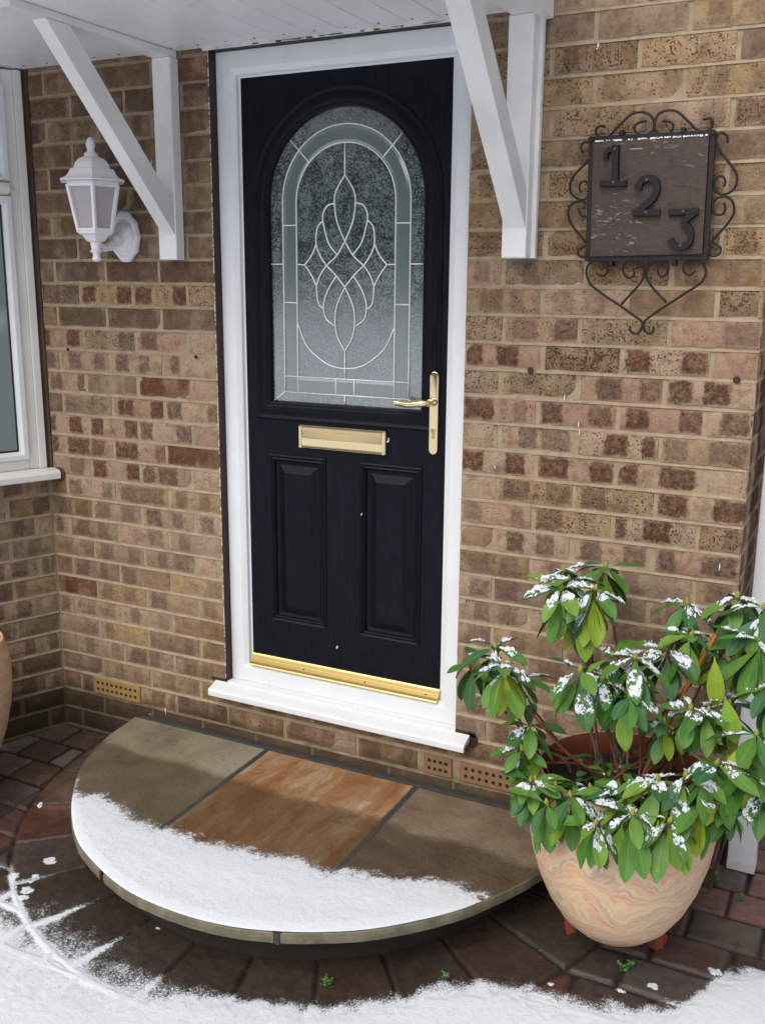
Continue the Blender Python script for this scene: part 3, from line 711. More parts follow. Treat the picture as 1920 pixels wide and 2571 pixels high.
for i, (x0, x1, z0, z1) in enumerate(PN):
    m = MB(); mitre_frame(m, x0, x1, z0, z1, [(0, 0), (.001, -.003), (.006, -.0055), (.010, -.003), (.012, -.001), (.017, -.0035), (.020, -.001), (.023, .007), (.030, .0095), (.036, .009), (.058, -.0005), (.060, -.0015)], LY)
    m.add([(x0+.06, LY-.0015, z0+.06), (x1-.06, LY-.0015, z0+.06), (x1-.06, LY-.0015, z1-.06), (x0+.06, LY-.0015, z1-.06)], [(0, 1, 2, 3)])
    m.build('raised_panel', MD, leaf)
m = MB(); pr = [(.062, 0), (.0605, -.003), (.055, -.0055), (.050, -.0035), (.046, -.001), (.040, -.002), (.034, -.0065), (.026, -.0085), (.018, -.0075), (.012, -.004), (.008, -.0055), (.003, -.003), (0, .004), (0, .014)]
L = [[(x, LY+dp, z) for x, z in arch(o)] for o, dp in pr]; n = len(L[0])
m.add([p for l in L for p in l], [(j*n+i, j*n+(i+1) % n, (j+1)*n+(i+1) % n, (j+1)*n+i) for j in range(len(L)-1) for i in range(n)])
m.build('glazing_moulding', MD, leaf, smooth=True, sharp=30)
# glass
def loopN(lp, y): return [(x, y, z) for x, z in lp]
def arch2(w, s, b, n=40, c=GC):
    p = [(c-w, b)]+[(c-w, b+(s-b)*(i+1)/7) for i in range(6)]
    p += [(c+w*math.cos(math.pi-math.pi*i/n), s+w*math.sin(math.pi-math.pi*i/n)) for i in range(n+1)]
    return p+[(c+w, s-(s-b)*(i+1)/7) for i in range(6)]+[(c+w, b)]
GY = LY+.009
m = MB()
o1 = arch2(.261, GS, GB-.001); o2_ = arch2(.216, GS-.002, 1.324); i1 = arch2(.166, GS-.005, 1.373)
n = len(o1)
m.add(loopN(o1, GY)+loopN(o2_, GY), [(i, (i+1) % n, n+(i+1) % n, n+i) for i in range(n)], 0)
# bevelled band, slightly faceted
mid1 = arch2(.206, GS-.002, 1.334); mid2 = arch2(.176, GS-.004, 1.363)
for a_, b_, ya, yb in ((o2_, mid1, GY, GY-.0022), (mid1, mid2, GY-.0022, GY-.0022), (mid2, i1, GY-.0022, GY)):
    m.add(loopN(a_, ya)+loopN(b_, yb), [(i, (i+1) % n, n+(i+1) % n, n+i) for i in range(n)], 1)
m.add(loopN(i1, GY), [tuple(range(n))], 0)
glass = m.build('glass', [MG, MBG], leaf)
# lead came
def P2(L_): return [(x, GY-.002, z) for x, z in L_]
def mir(L_): return [(2*GC-x, z) for x, z in L_]
m = MB(); rw = .0020
def came(L_, smooth_=True, both=False):
    for q in ([L_, mir(L_)] if both else [L_]):
        pts = [(p[0], GY-.0025, p[1]) for p in (cr(q, 5) if smooth_ and len(q) > 2 else [np.array(t) for t in q])]
        m.tube(pts, rw, 6)
came(arch2(.216, GS-.002, 1.324)[0:1]+arch2(.216, GS-.002, 1.324)+arch2(.216, GS-.002, 1.324)[-1:], False)
came(arch2(.168, GS-.005, 1.324), False)
came([(GC-.216, 1.373), (GC+.216, 1.373)], False); came([(GC-.216, 1.3235), (GC+.216, 1.3235)], False)
for s_ in (.032,): came([(GC-s_, 1.373), (GC-s_, 1.3235)], False, True)
came([(GC, 1.3235), (GC, GB)], False); came([(GC, 1.458), (GC, 1.373)], False); came([(GC, 2.063), (GC, 1.972)], False)
came([(GC-.168, 1.540), (GC-.137, 1.474), (GC-.092, 1.434), (GC-.047, 1.412), (GC, 1.406), (GC+.047, 1.412), (GC+.092, 1.434), (GC+.137, 1.474), (GC+.168, 1.535)])
came([(GC-.186, 2.078), (GC-.122, 2.012)], False, True)
for z in (1.832, 1.601): came([(GC-.216, z), (GC-.168, z)], False, True)
came([(GC-.260, 1.717), (GC-.216, 1.717)], False, True); came([(GC-.168, 1.716), (GC-.140, 1.715)], False, True)
came([(GC-.258, 1.292), (GC-.216, 1.3235)], False, True)
came([(GC, 1.972), (GC-.030, 1.927), (GC-.035, 1.890), (GC-.026, 1.838), (GC, 1.783)], both=True)
came([(GC, 1.783), (GC-.028, 1.742), (GC-.064, 1.713)], both=True)
came([(GC-.064, 1.713), (GC-.033, 1.686), (GC, 1.650)], both=True)
came([(GC-.035, 1.892), (GC-.060, 1.886), (GC-.075, 1.862), (GC-.073, 1.832), (GC-.056, 1.779), (GC-.028, 1.745)], both=True)
came([(GC-.077, 1.842), (GC-.095, 1.822), (GC-.099, 1.775), (GC-.084, 1.740), (GC-.064, 1.713)], both=True)
came([(GC-.140, 1.715), (GC-.116, 1.742), (GC-.099, 1.775)], both=True)
came([(GC-.140, 1.715), (GC-.116, 1.684), (GC-.099, 1.653)], both=True)
came([(GC-.099, 1.653), (GC-.085, 1.685), (GC-.064, 1.713)], both=True)
came([(GC-.099, 1.653), (GC-.096, 1.618), (GC-.090, 1.597), (GC-.076, 1.586)], both=True)
came([(GC-.029, 1.683), (GC-.060, 1.638), (GC-.074, 1.594), (GC-.066, 1.556), (GC-.037, 1.535)], both=True)
came([(GC, 1.650), (GC-.028, 1.594), (GC-.034, 1.545), (GC-.025, 1.500), (GC, 1.458)], both=True)
m.build('lead_strip', MLEAD, leaf, smooth=True)
# brass: letterbox, handle, threshold
m = MB(); m.box(-.792, -.489, LY-.008, LY, 1.150, 1.224, .002)
lb = m.build('letterbox', MBR, door)
m = MB(); x0, x1 = -.782, -.499
v = []; pf = [(1.221, .013), (1.218, .016), (1.210, .0165), (1.207, .012), (1.205, .0095), (1.184, .0135), (1.183, .0125), (1.160, .0105), (1.157, .013), (1.153, .011)]
for x in (x0, x1):
    for z, o_ in pf: v.append((x, LY-o_, z))
n = len(pf); m.add(v, [(i, i+1, n+i+1, n+i) for i in range(n-1)]+[tuple(range(n)), tuple(range(n, 2*n))])
m.box(-.792, -.7825, LY-.016, LY-.0085, 1.150, 1.223, .0025); m.box(-.4985, -.489, LY-.016, LY-.0085, 1.150, 1.223, .0025)
m.build('letterbox_flap', MBR, lb)
HX = -.330
m = MB(); pts = []
for i in range(13): a = math.pi*i/12; pts.append((HX+.0145*math.cos(a), 1.398+.0145*math.sin(a)))
for i in range(13): a = math.pi+math.pi*i/12; pts.append((HX+.0145*math.cos(a), 1.180+.0145*math.sin(a)))
n = len(pts); cxs = [(HX+(x-HX)*k_, z) for k_ in (1,) for x, z in pts]
rings = []
for k_, o_ in ((1., 0.), (1., .006), (.9, .0092), (.72, .0100)):
    rings.append([(HX+(x-HX)*k_, LY-o_, (1.289+(z-1.289)*(1-(1-k_)*.12))) for x, z in pts])
m.add([p for r_ in rings for p in r_], [(j*n+i, j*n+(i+1) % n, (j+1)*n+(i+1) % n, (j+1)*n+i) for j in range(3) for i in range(n)]+[tuple(3*n+i for i in range(n))])
hd = m.build('handle_plate', MBR, door, smooth=True, sharp=40)
m = MB(); z = 1.322
m.lathe([(.0125, 0), (.0125, -.010), (.010, -.014), (.009, -.030)], 16, (HX, LY-.010, z), axis='y')
m.tube(cr([(HX, LY-.034, z), (HX-.012, LY-.048, z), (HX-.034, LY-.052, z-.002), (HX-.065, LY-.050, z-.006), (HX-.092, LY-.047, z-.004), (HX-.108, LY-.046, z-.003)], 5), [.0105]*10+[.0105]*8+[.0095]*8, 10)
m.build('lever', MBR, hd, smooth=True, sharp=50)
m = MB(); m.lathe([(.0085, 0), (.0085, -.0025), (.007, -.003)], 16, (HX, LY-.0101, 1.238), axis='y'); m.box(HX-.0042, HX+.0042, LY-.0126, LY-.0101, 1.214, 1.234, .001)
m.build('lock_cylinder', mat_simple('brushed_brass_lock', (.62, .48, .24), .35, metal=1.), hd)
m = MB(); m.box(HX-.001, HX+.001, LY-.0138, LY-.0131, 1.234, 1.242); m.build('keyhole', MHOLE, hd)
m = MB(); x0, x1 = -.990, -.2925; pf = [(.425, .000), (.425, .006), (.421, .009), (.411, .0125), (.4095, .0115), (.4085, .0125), (.400, .022), (.394, .030), (.391, .0315), (.388, .030), (.386, .0)]
v = [(x, LY-o_, z) for x in (x0, x1) for z, o_ in pf]; n = len(pf)
m.add(v, [(i, i+1, n+i+1, n+i) for i in range(n-1)]+[tuple(range(n)), tuple(range(n, 2*n))]); th = m.build('threshold_strip', mat_simple('gold_anodised_strip', (.72, .52, .20), .28, metal=1.), door)
m = MB()
for x in (-.78, -.55, -.335): m.lathe([(.0032, -.0022), (.0024, -.0032), (0, -.0030)], 8, (x, LY-.0155, .4045), axis='y')
m.build('screw', MHOLE, th)
# sill
m = MB(); x0, x1 = -1.112, -.170; pf = [(.3225, .012), (.3245, .010), (.3235, -.002), (.318, -.012), (.3085, -.042), (.3055, -.048), (.301, -.0505), (.2845, -.0505), (.282, -.048), (.282, -.040), (.296, -.036), (.300, .012)]
v = [(x, y_, z-.012 if False else z-.004) for x in (x0, x1) for z, y_ in pf]; n = len(pf)
m.add(v, [(i, (i+1) % n, n+(i+1) % n, n+i) for i in range(n)]+[tuple(range(n)), tuple(range(n, 2*n))])
m.box(-1.066, -.2188, .0005, .045, .300, .3228)
m.build('door_sill', MPVC, door)
m = MB(); m.lathe([(.024, -.0030), (.024, .002)], 18, (-.168, 0, .302), axis='y'); m.box(-.2175, -.150, -.0030, .002, .314, .328); m.build('sealant_and_shade', MBROWN, door)

# ------------------------------------------------------------------ canopy
can = thing('door_canopy', 'white panelled porch canopy projecting over the door', 'porch canopy', (-.6, 0, 2.35))
m = MB(); x = -2.9
while x < -.06:
    m.box(x, min(x+.0965, -.0315), -.80, -.001, 2.3465, 2.358, .0018); x += .1
sf = m.build('soffit', MSOF, can)
m = MB(); m.box(-2.95, -.0315, -.80, -.001, 2.3585, 2.37); 
for i in range(27):
    x = -2.78+.1*i
    if x < -.06: m.box(x, x+.006, -.045, -.039, 2.3455, 2.3475); 
m.build('fixing_hole', MHOLE, sf)
m = MB(); m.box(-.031, 0, -.85, -.003, 2.318, 2.46, .002); m.box(-2.95, 0, -.85, -.8205, 2.318, 2.46, .002); m.build('fascia', MWW, can)
m = MB(); m.add([(-2.95, -.88, 2.462), (.03, -.88, 2.462), (.03, .0, 2.70), (-2.95, .0, 2.70), (-2.95, -.88, 2.48), (.03, -.88, 2.48), (.03, .0, 2.72), (-2.95, .0, 2.72)], [(0, 1, 2, 3), (4, 5, 6, 7), (0, 1, 5, 4), (1, 2, 6, 5), (3, 0, 4, 7)]); m.build('roof', MTILE, can)
m = MB(); m.box(-1.085, -.21, -.010, -.0042, 2.3375, 2.3462); m.box(-1.092, -.085, -.016, -.0045, 2.345, 2.3464)
for i in range(60):
    x = -1.09+rnd.random()*.85; m.box(x, x+.02, -.0125, -.0095, 2.3355+rnd.random()*.004, 2.3405)
m.build('plaster_strip', MTRIM, can)
def bracket(xl, xr, dep, backing):
    m = MB(); m.box(xl, xr, -dep, -.003, 1.729, 2.3235, .0025)
    if backing: m.box(xr, xr+.012, -.022, -.003, 1.729, 2.3455, .001)
    m.box(xl+.004, xr-.004, -.66, -.003, 2.324, 2.3455, .002)
    br = m.build('bracket', MWW, can)
    m = MB(); a = Vector((0, -dep+.004, 1.80)); b_ = Vector((0, -.555, 2.335)); dr = (b_-a).normalized(); nn = Vector((0, -dr.z, dr.y))  # outward-lower normal
    t = .064; w0, w1 = (xr-.0495, xr-.003) if not backing else (xl+.008, xr-.003)
    nn = Vector((0, -dr.z, dr.y)); v = []
    e0 = a-dr*.0; e1 = b_
    # foot cut vertically against the post, head cut horizontally at the arm
    def on(yc, base, d_): k_ = (yc-base.y)/d_.y; return base+d_*k_
    lo = a; hi = a-nn*t
    p0 = on(-dep+.001, lo-dr*.03, dr); p1 = on(-dep+.001, hi-dr*.2, dr)
    def onz(zc, base, d_): k_ = (zc-base.z)/d_.z; return base+d_*k_
    p2 = onz(2.3225, lo, dr); p3 = onz(2.3225, hi, dr)
    P = [p0, p2, p3, p1]
    for x_ in (w0, w1):
        for p in P: v.append((x_, p.y, p.z))
    m.add(v, [(0, 1, 2, 3), (4, 5, 6, 7), (0, 1, 5, 4), (1, 2, 6, 5), (2, 3, 7, 6), (3, 0, 4, 7)])
    m.build('brace', MWW, br)
bracket(-1.250, -1.181, .045, False)
bracket(-.099, -.031, .060, True)

# ------------------------------------------------------------------ wall lantern
lan = thing('wall_lantern', 'white hexagonal coach lantern on a scalloped wall plate beside the bracket', 'wall light', (-1.415, 0, 1.80))
lx, ly = -1.417, -.145; PHH = R(12)
m = MB(); m.lathe([(.108, 1.961), (.110, 1.963), (.108, 1.966), (.092, 1.972), (.082, 1.981), (.074, 1.996), (.070, 1.998)], 6, (lx, ly, 0), ph=PHH)
m.lathe([(.062, 1.998), (.061, 2.004), (.056, 2.016), (.044, 2.028), (.030, 2.034), (.022, 2.036)], 6, (lx, ly, 0), ph=PHH)
m.build('lantern_roof', MLAMP, lan)
m = MB(); m.lathe([(.021, 2.034), (.021, 2.046), (.017, 2.048), (.013, 2.049), (.011, 2.058), (.0135, 2.066), (.0145, 2.074), (.011, 2.084), (.006, 2.092), (0, 2.095)], 18, (lx, ly, 0)); m.build('finial', MLAMP, lan, smooth=True, sharp=45)
m = MB(); m.lathe([(.086, 1.946), (.088, 1.960), (.080, 1.960)], 6, (lx, ly, 0), ph=PHH)
def hexp(r_, z, k): a = PHH+k*math.pi/3; return Vector((lx+r_*math.cos(a), ly+r_*math.sin(a), z))
for k in range(6):
    m.tube([hexp(.0855, 1.950, k), hexp(.0565, 1.812, k)], .0068, 4)
m.lathe([(.058, 1.820), (.060, 1.812), (.058, 1.806), (.047, 1.802), (.036, 1.790), (.031, 1.784), (.020, 1.782)], 6, (lx, ly, 0), ph=PHH)
for k in range(6):
    for (r_, z) in ((.084, 1.948), (.0585, 1.818)): m.tube([hexp(r_, z, k), hexp(r_, z, k+1)], .0055, 4)
m.build('lantern_cage', MLAMP, lan)
m = MB(); m.lathe([(.019, 1.784), (.0175, 1.778), (.014, 1.758), (.019, 1.755), (.019, 1.752), (.012, 1.748), (.0105, 1.738), (.014, 1.733), (.0145, 1.728), (.008, 1.722), (0, 1.721)], 18, (lx, ly, 0))
m.tube(cr([(lx, ly, 1.772), (lx, ly+.04, 1.765), (lx+.002, -.075, 1.775), (lx+.002, -.045, 1.795), (lx+.002, -.012, 1.805)], 5), [.012]*8+[.015]*5+[.022]*4+[.034, .04, .045, .045], 12); m.build('arm', MLAMP, lan, smooth=True, sharp=60)
m = MB(); pl = []; N_ = 72
for i in range(N_):
    a = 2*math.pi*i/N_; sc_ = 1-.06*abs(math.sin(a*5)); pl.append((.060*math.cos(a)*sc_, .078*math.sin(a)*(1-.05*abs(math.sin(a*5)))*(1+.08*abs(math.sin(a))**12)))
rg = []
for k_, o_ in ((1., 0.), (1., .010), (.93, .016), (.78, .018), (.74, .015), (.4, .018), (.05, .022)): rg.append([(lx+.002+x*k_, -.003-o_, 1.803+z*k_) for x, z in pl])
m.add([p for r_ in rg for p in r_], [(j*N_+i, j*N_+(i+1) % N_, (j+1)*N_+(i+1) % N_, (j+1)*N_+i) for j in range(6) for i in range(N_)]); m.build('back_plate', MLAMP, lan, smooth=True, sharp=35)
for sx in (-.034, .036):
    m = MB(); m.lathe([(.004, 0), (.003, -.0025), (0, -.003)], 10, (lx+sx, -.0195, 1.803), axis='y'); m.build('screw', MHOLE, lan)
gm = N('frosted_lantern_glass'); gm.set(color=lin(176, 172, 176), rough=.3, trans=.12, ior=1.45); 
for k in range(6):
    m = MB(); a, b_, c_, d_ = hexp(.080, 1.946, k), hexp(.080, 1.946, k+1), hexp(.054, 1.815, k+1), hexp(.054, 1.815, k)
    ce = (a+c_)/2-Vector((lx, ly, 0)); nn = Vector((ce.x, ce.y, 0)).normalized()*.0018; m.add([a, b_, c_, d_, a-nn, b_-nn, c_-nn, d_-nn], [(0, 1, 2, 3), (4, 5, 6, 7), (0, 1, 5, 4), (1, 2, 6, 5), (2, 3, 7, 6), (3, 0, 4, 7)]); m.build('glass_pane', gm.m, lan)
m = MB(); m.lathe([(.014, 1.815), (.016, 1.84), (.017, 1.85), (.019, 1.87), (.019, 1.915), (.012, 1.93), (0, 1.932)], 14, (lx, ly, 0)); m.build('bulb', mat_simple('white_bulb', (.85, .85, .85), .4), lan, smooth=True)

# ------------------------------------------------------------------ bay window
win = thing('bay_window', 'white framed side pane of bay window with sill at left edge', 'window', tuple(C0+Vector((0, 0, 1.0))))
def W(m, u0, u1, o0, o1, z0, z1, b=.002): m.box(u0, u1, o0, o1, z0, z1, b, M=Mb)
m = MB(); 
W(m, .013, .040, -.075, .010, 1.005, 2.340); W(m, .0405, .074, -.075, .001, 1.0055, 2.3395); W(m, .662, .70, -.075, .008, 1.005, 2.340)
W(m, .0745, .6615, -.075, .001, 1.005, 1.040); W(m, .0745, .6615, -.075, .001, 2.296, 2.340); W(m, .0745, .6615, -.075, .001, 1.940, 1.985); m.tube([Mb @ Vector((.060, .004, 1.9625)), Mb @ Vector((.085, .010, 1.9625)), Mb @ Vector((.66, .010, 1.9625))], [.004, .020, .020], 8)
m.build('frame', MPVCD, win)
def sash(z0, z1, u0=.075, u1=.66, w=.028):
    m = MB(); v = []; pf = [(0, -.006), (.002, .012), (.018, .012), (w, -.002), (w, -.02)]
    for ins, o_ in pf:
        for (u, z) in ((u0+ins, z0+ins), (u1-ins, z0+ins), (u1-ins, z1-ins), (u0+ins, z1-ins)): v.append(Mb @ Vector((u, o_, z)))
    m.add(v, [(j*4+i, j*4+(i+1) % 4, (j+1)*4+(i+1) % 4, (j+1)*4+i) for j in range(4) for i in range(4)])
    s_ = m.build('sash', MPVC, win)
    m = MB(); v = []
    for ins in (w, w+.007):
        for (u, z) in ((u0+ins, z0+ins), (u1-ins, z0+ins), (u1-ins, z1-ins), (u0+ins, z1-ins)): v.append(Mb @ Vector((u, -.0115, z)))
    m.add(v, [(i, (i+1) % 4, 4+(i+1) % 4, 4+i) for i in range(4)]); m.build('gasket', MRUB, s_)
    m = MB(); m.box(u0+w, u1-w, -.018, -.012, z0+w, z1-w, M=Mb); m.build('pane', MWG, s_)
sash(1.041, 1.939); sash(1.986, 2.295)
m = MB(); v = []; pf = [(1.004, -.03), (1.004, .020), (.998, .055), (.990, .062), (.972, .062), (.968, .058), (.975, .050), (.980, -.03)]
for u in (-.012, .72):
    for z, o_ in pf: v.append(Mb @ Vector((u, o_, z)))
n = len(pf); m.add(v, [(i, (i+1) % n, n+(i+1) % n, n+i) for i in range(n)]+[tuple(range(n)), tuple(range(n, 2*n))]); m.build('window_sill', MPVCD, win)
m = MB(); W(m, -.004, .013, -.05, .003, .985, 2.345, 0); m.lathe([(.026, -.0030), (.026, .002)], 16, (-1.778, 0, .982), axis='y'); m.box(-1.822, -1.806, -.004, .002, .99, 2.345); m.build('sealant_and_shade', mat_simple('brown_shadow_gap', lin(78, 60, 50), .9, var=.3), win)  # brown strip beside the window frame colours in the shadow of the gap
# outer front of bay (out of frame, keeps the corner solid)
m = MB(); fx0, fx1 = q.x-1.55, q.x+.02
for (a_, b_, c_, d_) in ((fx0, fx1, .976, 1.04), (fx0, fx1, 2.29, 2.345), (fx0, fx0+.07, 1.0405, 2.2895), (fx1-.07, fx1, 1.0405, 2.2895), (fx0+.74, fx0+.80, 1.0405, 2.2895)): m.box(a_, b_, q.y+.02, q.y+.08, c_, d_, .003)
m.build('frame', MPVCD, win)
for (a_, b_) in ((fx0+.0705, fx0+.7395), (fx0+.8005, fx1-.0705)): m = MB(); m.box(a_, b_, q.y+.045, q.y+.055, 1.041, 2.289); m.build('pane', MWG, win)

# ------------------------------------------------------------------ house number sign
sg = thing('house_number_sign', 'square slate plaque reading 1 2 3 in a black scrolled iron frame', 'house number sign', (.27, 0, 1.87))
Q = [(.127, 2.013), (.408, 2.014), (.413, 1.737), (.135, 1.733)]
m = MB(); v = [(x, -.038, z) for x, z in Q]+[(x, -.024, z) for x, z in Q]
# subdivided slate face with riven edges
nS = 24; vv = []; 
for j in range(nS+1):
    for i in range(nS+1):
        s_, t_ = i/nS, j/nS; x = (Q[0][0]*(1-s_)+Q[1][0]*s_)*(1-t_)+(Q[3][0]*(1-s_)+Q[2][0]*s_)*t_; z = (Q[0][1]*(1-s_)+Q[1][1]*s_)*(1-t_)+(Q[3][1]*(1-s_)+Q[2][1]*s_)*t_
        h_ = (float(fbm(np.array(x), np.array(z), 30, 4))-.5)*.004
        e_ = 0.0 if 0 < i < nS and 0 < j < nS else .0015
        vv.append((x, -.037-h_+e_, z))
m.add(vv, [(j*(nS+1)+i, j*(nS+1)+i+1, (j+1)*(nS+1)+i+1, (j+1)*(nS+1)+i) for j in range(nS) for i in range(nS)])
m.add([(x, -.034, z) for x, z in Q]+[(x, -.020, z) for x, z in Q], [(i, (i+1) % 4, 4+(i+1) % 4, 4+i) for i in range(4)]+[(4, 5, 6, 7)])
m.build('slate_plate', MSL, sg)
m = MB(); rj = random.Random(2)
for i in range(46):
    t_ = i/46; x = .129+.278*t_+rj.uniform(-.002, .002)
    if rj.random() < .75: m.box(x, x+rj.uniform(.004, .010), -.0388, -.036, 2.0128-rj.uniform(.0005, .0028), 2.0145)
m.build('chipped_edge', MLAMP0, sg)
m = MB(); F = [(.120, 2.020), (.415, 2.020), (.420, 1.730), (.126, 1.726)]
for i in range(4):
    a = F[i]; b_ = F[(i+1) % 4]; m.tube([(a[0], -.022, a[1]), (b_[0], -.022, b_[1])], .0085, 4)
for x, z in ((.195, 2.030), (.345, 2.028), (.186, 1.716), (.345, 1.716)): m.box(x-.006, x+.006, -.03, -.004, z-.007, z+.007, .002)
for x, z in F: m.tube([(x, -.032, z), (x, -.004, z)], .007, 6)
m.build('iron_frame', MIRON, sg)
SCR = {'top1': [(.153, 2.048), (.137, 2.05), (.128, 2.04), (.137, 2.026), (.153, 2.023), (.165, 2.027), (.187, 2.049), (.214, 2.072), (.236, 2.077), (.257, 2.072), (.269, 2.06), (.274, 2.044), (.268, 2.029), (.253, 2.023), (.237, 2.026), (.226, 2.037), (.228, 2.048), (.241, 2.054), (.255, 2.055)],
'top2': [(.294, 2.053), (.311, 2.05), (.32, 2.04), (.315, 2.027), (.302, 2.021), (.285, 2.024), (.275, 2.036), (.275, 2.053), (.282, 2.069), (.298, 2.076), (.32, 2.075), (.337, 2.065), (.358, 2.045), (.378, 2.027), (.397, 2.024), (.41, 2.032), (.413, 2.043), (.405, 2.052), (.389, 2.051)],
'r1': [(.45, 1.994), (.448, 2.009), (.436, 2.018), (.426, 2.014), (.422, 2.001), (.427, 1.986), (.445, 1.963), (.468, 1.936), (.478, 1.917), (.477, 1.896), (.465, 1.881), (.446, 1.877), (.431, 1.886), (.426, 1.903), (.433, 1.917), (.446, 1.917), (.452, 1.906), (.45, 1.894)],
'r2': [(.453, 1.857), (.457, 1.843), (.45, 1.83), (.435, 1.832), (.426, 1.847), (.43, 1.863), (.447, 1.872), (.465, 1.867), (.476, 1.851), (.477, 1.83), (.465, 1.808), (.448, 1.787), (.431, 1.766)],
'r3': [(.431, 1.766), (.451, 1.754), (.454, 1.743), (.447, 1.734), (.433, 1.733), (.425, 1.741)],
'l1': [(.098, 1.989), (.092, 2.002), (.099, 2.013), (.114, 2.013), (.121, 2.001), (.12, 1.981), (.104, 1.96), (.078, 1.935), (.069, 1.913), (.072, 1.893), (.087, 1.879), (.107, 1.875), (.12, 1.886), (.12, 1.906), (.11, 1.919), (.097, 1.916), (.094, 1.904), (.097, 1.894)],
'l2': [(.094, 1.854), (.1, 1.838), (.114, 1.831), (.124, 1.841), (.122, 1.858), (.107, 1.869), (.084, 1.869), (.07, 1.855), (.068, 1.836), (.078, 1.813), (.101, 1.787), (.122, 1.763)],
'l3': [(.122, 1.763), (.099, 1.749), (.1, 1.737), (.111, 1.731), (.123, 1.734)],
'b1': [(.152, 1.688), (.167, 1.684), (.178, 1.694), (.176, 1.711), (.159, 1.721), (.141, 1.721), (.126, 1.708), (.124, 1.688), (.135, 1.664), (.157, 1.647), (.185, 1.628), (.216, 1.61), (.25, 1.587), (.275, 1.57), (.276, 1.559), (.268, 1.542), (.253, 1.541), (.246, 1.549), (.246, 1.559)],
'b2': [(.243, 1.702), (.247, 1.688), (.236, 1.679), (.222, 1.688), (.218, 1.705), (.23, 1.72), (.251, 1.721), (.268, 1.708), (.272, 1.688), (.263, 1.665), (.244, 1.642), (.219, 1.613)],
'b3': [(.304, 1.707), (.308, 1.69), (.317, 1.683), (.329, 1.69), (.331, 1.708), (.317, 1.721), (.297, 1.721), (.281, 1.708), (.278, 1.688), (.288, 1.665), (.308, 1.643), (.333, 1.619)],
'b4': [(.398, 1.697), (.385, 1.686), (.371, 1.694), (.369, 1.711), (.382, 1.721), (.401, 1.722), (.417, 1.711), (.423, 1.691), (.414, 1.669), (.387, 1.649), (.358, 1.629), (.325, 1.606), (.289, 1.579), (.28, 1.567), (.282, 1.55), (.295, 1.54), (.304, 1.546), (.305, 1.559)]}
for k, pts in SCR.items():
    m = MB(); m.tube([(p[0], -.022, p[1]) for p in cr(pts, 4)], .0031, 6); m.build('scroll', MIRON, sg, smooth=True)
def strokes(name, sts, lab):
    m = MB(); dy = 0
    for pts, w in sts:
        dy += .0007
        P = [np.array(p) for p in (cr(pts, 5) if len(pts) > 2 else pts)]; n = len(P); v = []
        for i in range(n):
            t = P[min(i+1, n-1)]-P[max(i-1, 0)]; t = t/np.linalg.norm(t); nn = np.array([-t[1], t[0]])*w/2
            a = P[i]+nn; b_ = P[i]-nn; c_ = P[i]+nn*.82; d_ = P[i]-nn*.82
            v += [(a[0], -.037+dy, a[1]), (c_[0], -.0480-dy, c_[1]), (d_[0], -.0480-dy, d_[1]), (b_[0], -.037+dy, b_[1])]
        f = []
        for i in range(n-1):
            for k in range(3): f.append((i*4+k, i*4+k+1, (i+1)*4+k+1, (i+1)*4+k))
        f += [(0, 1, 2, 3), ((n-1)*4, (n-1)*4+1, (n-1)*4+2, (n-1)*4+3)]
        m.add(v, f)
    o = m.build('numeral', MDIG, sg); o['label'] = lab; return o
strokes('n', [([(.1865, 2.0), (.190, 1.915)], .0195), ([(.163, 1.968), (.166, 1.986), (.182, 1.991)], .0125), ([(.154, 1.9105), (.219, 1.9085)], .0165)], 'black numeral one')
strokes('n', [([(.249, 1.893), (.254, 1.911), (.270, 1.919), (.288, 1.912), (.295, 1.893), (.286, 1.871), (.265, 1.852), (.249, 1.838)], .019), ([(.239, 1.8375), (.307, 1.8365)], .0175)], 'black numeral two')
strokes('n', [([(.327, 1.8365), (.398, 1.8365)], .017), ([(.386, 1.832), (.365, 1.812), (.380, 1.796), (.384, 1.777), (.378, 1.760), (.362, 1.753), (.345, 1.759), (.335, 1.772)], .0175)], 'black numeral three')
MSCR = mat_simple('dull_screw', lin(84, 80, 84), .4, metal=.6)
for x, z in ((.1865, 1.990), (.187, 1.911), (.273, 1.8375), (.27, 1.914), (.363, 1.837), (.362, 1.757)): m = MB(); m.lathe([(.0045, -.0497), (.0036, -.0518), (0, -.0522)], 10, (x, 0, z), axis='y'); m.build('screw_head', MSCR, sg)

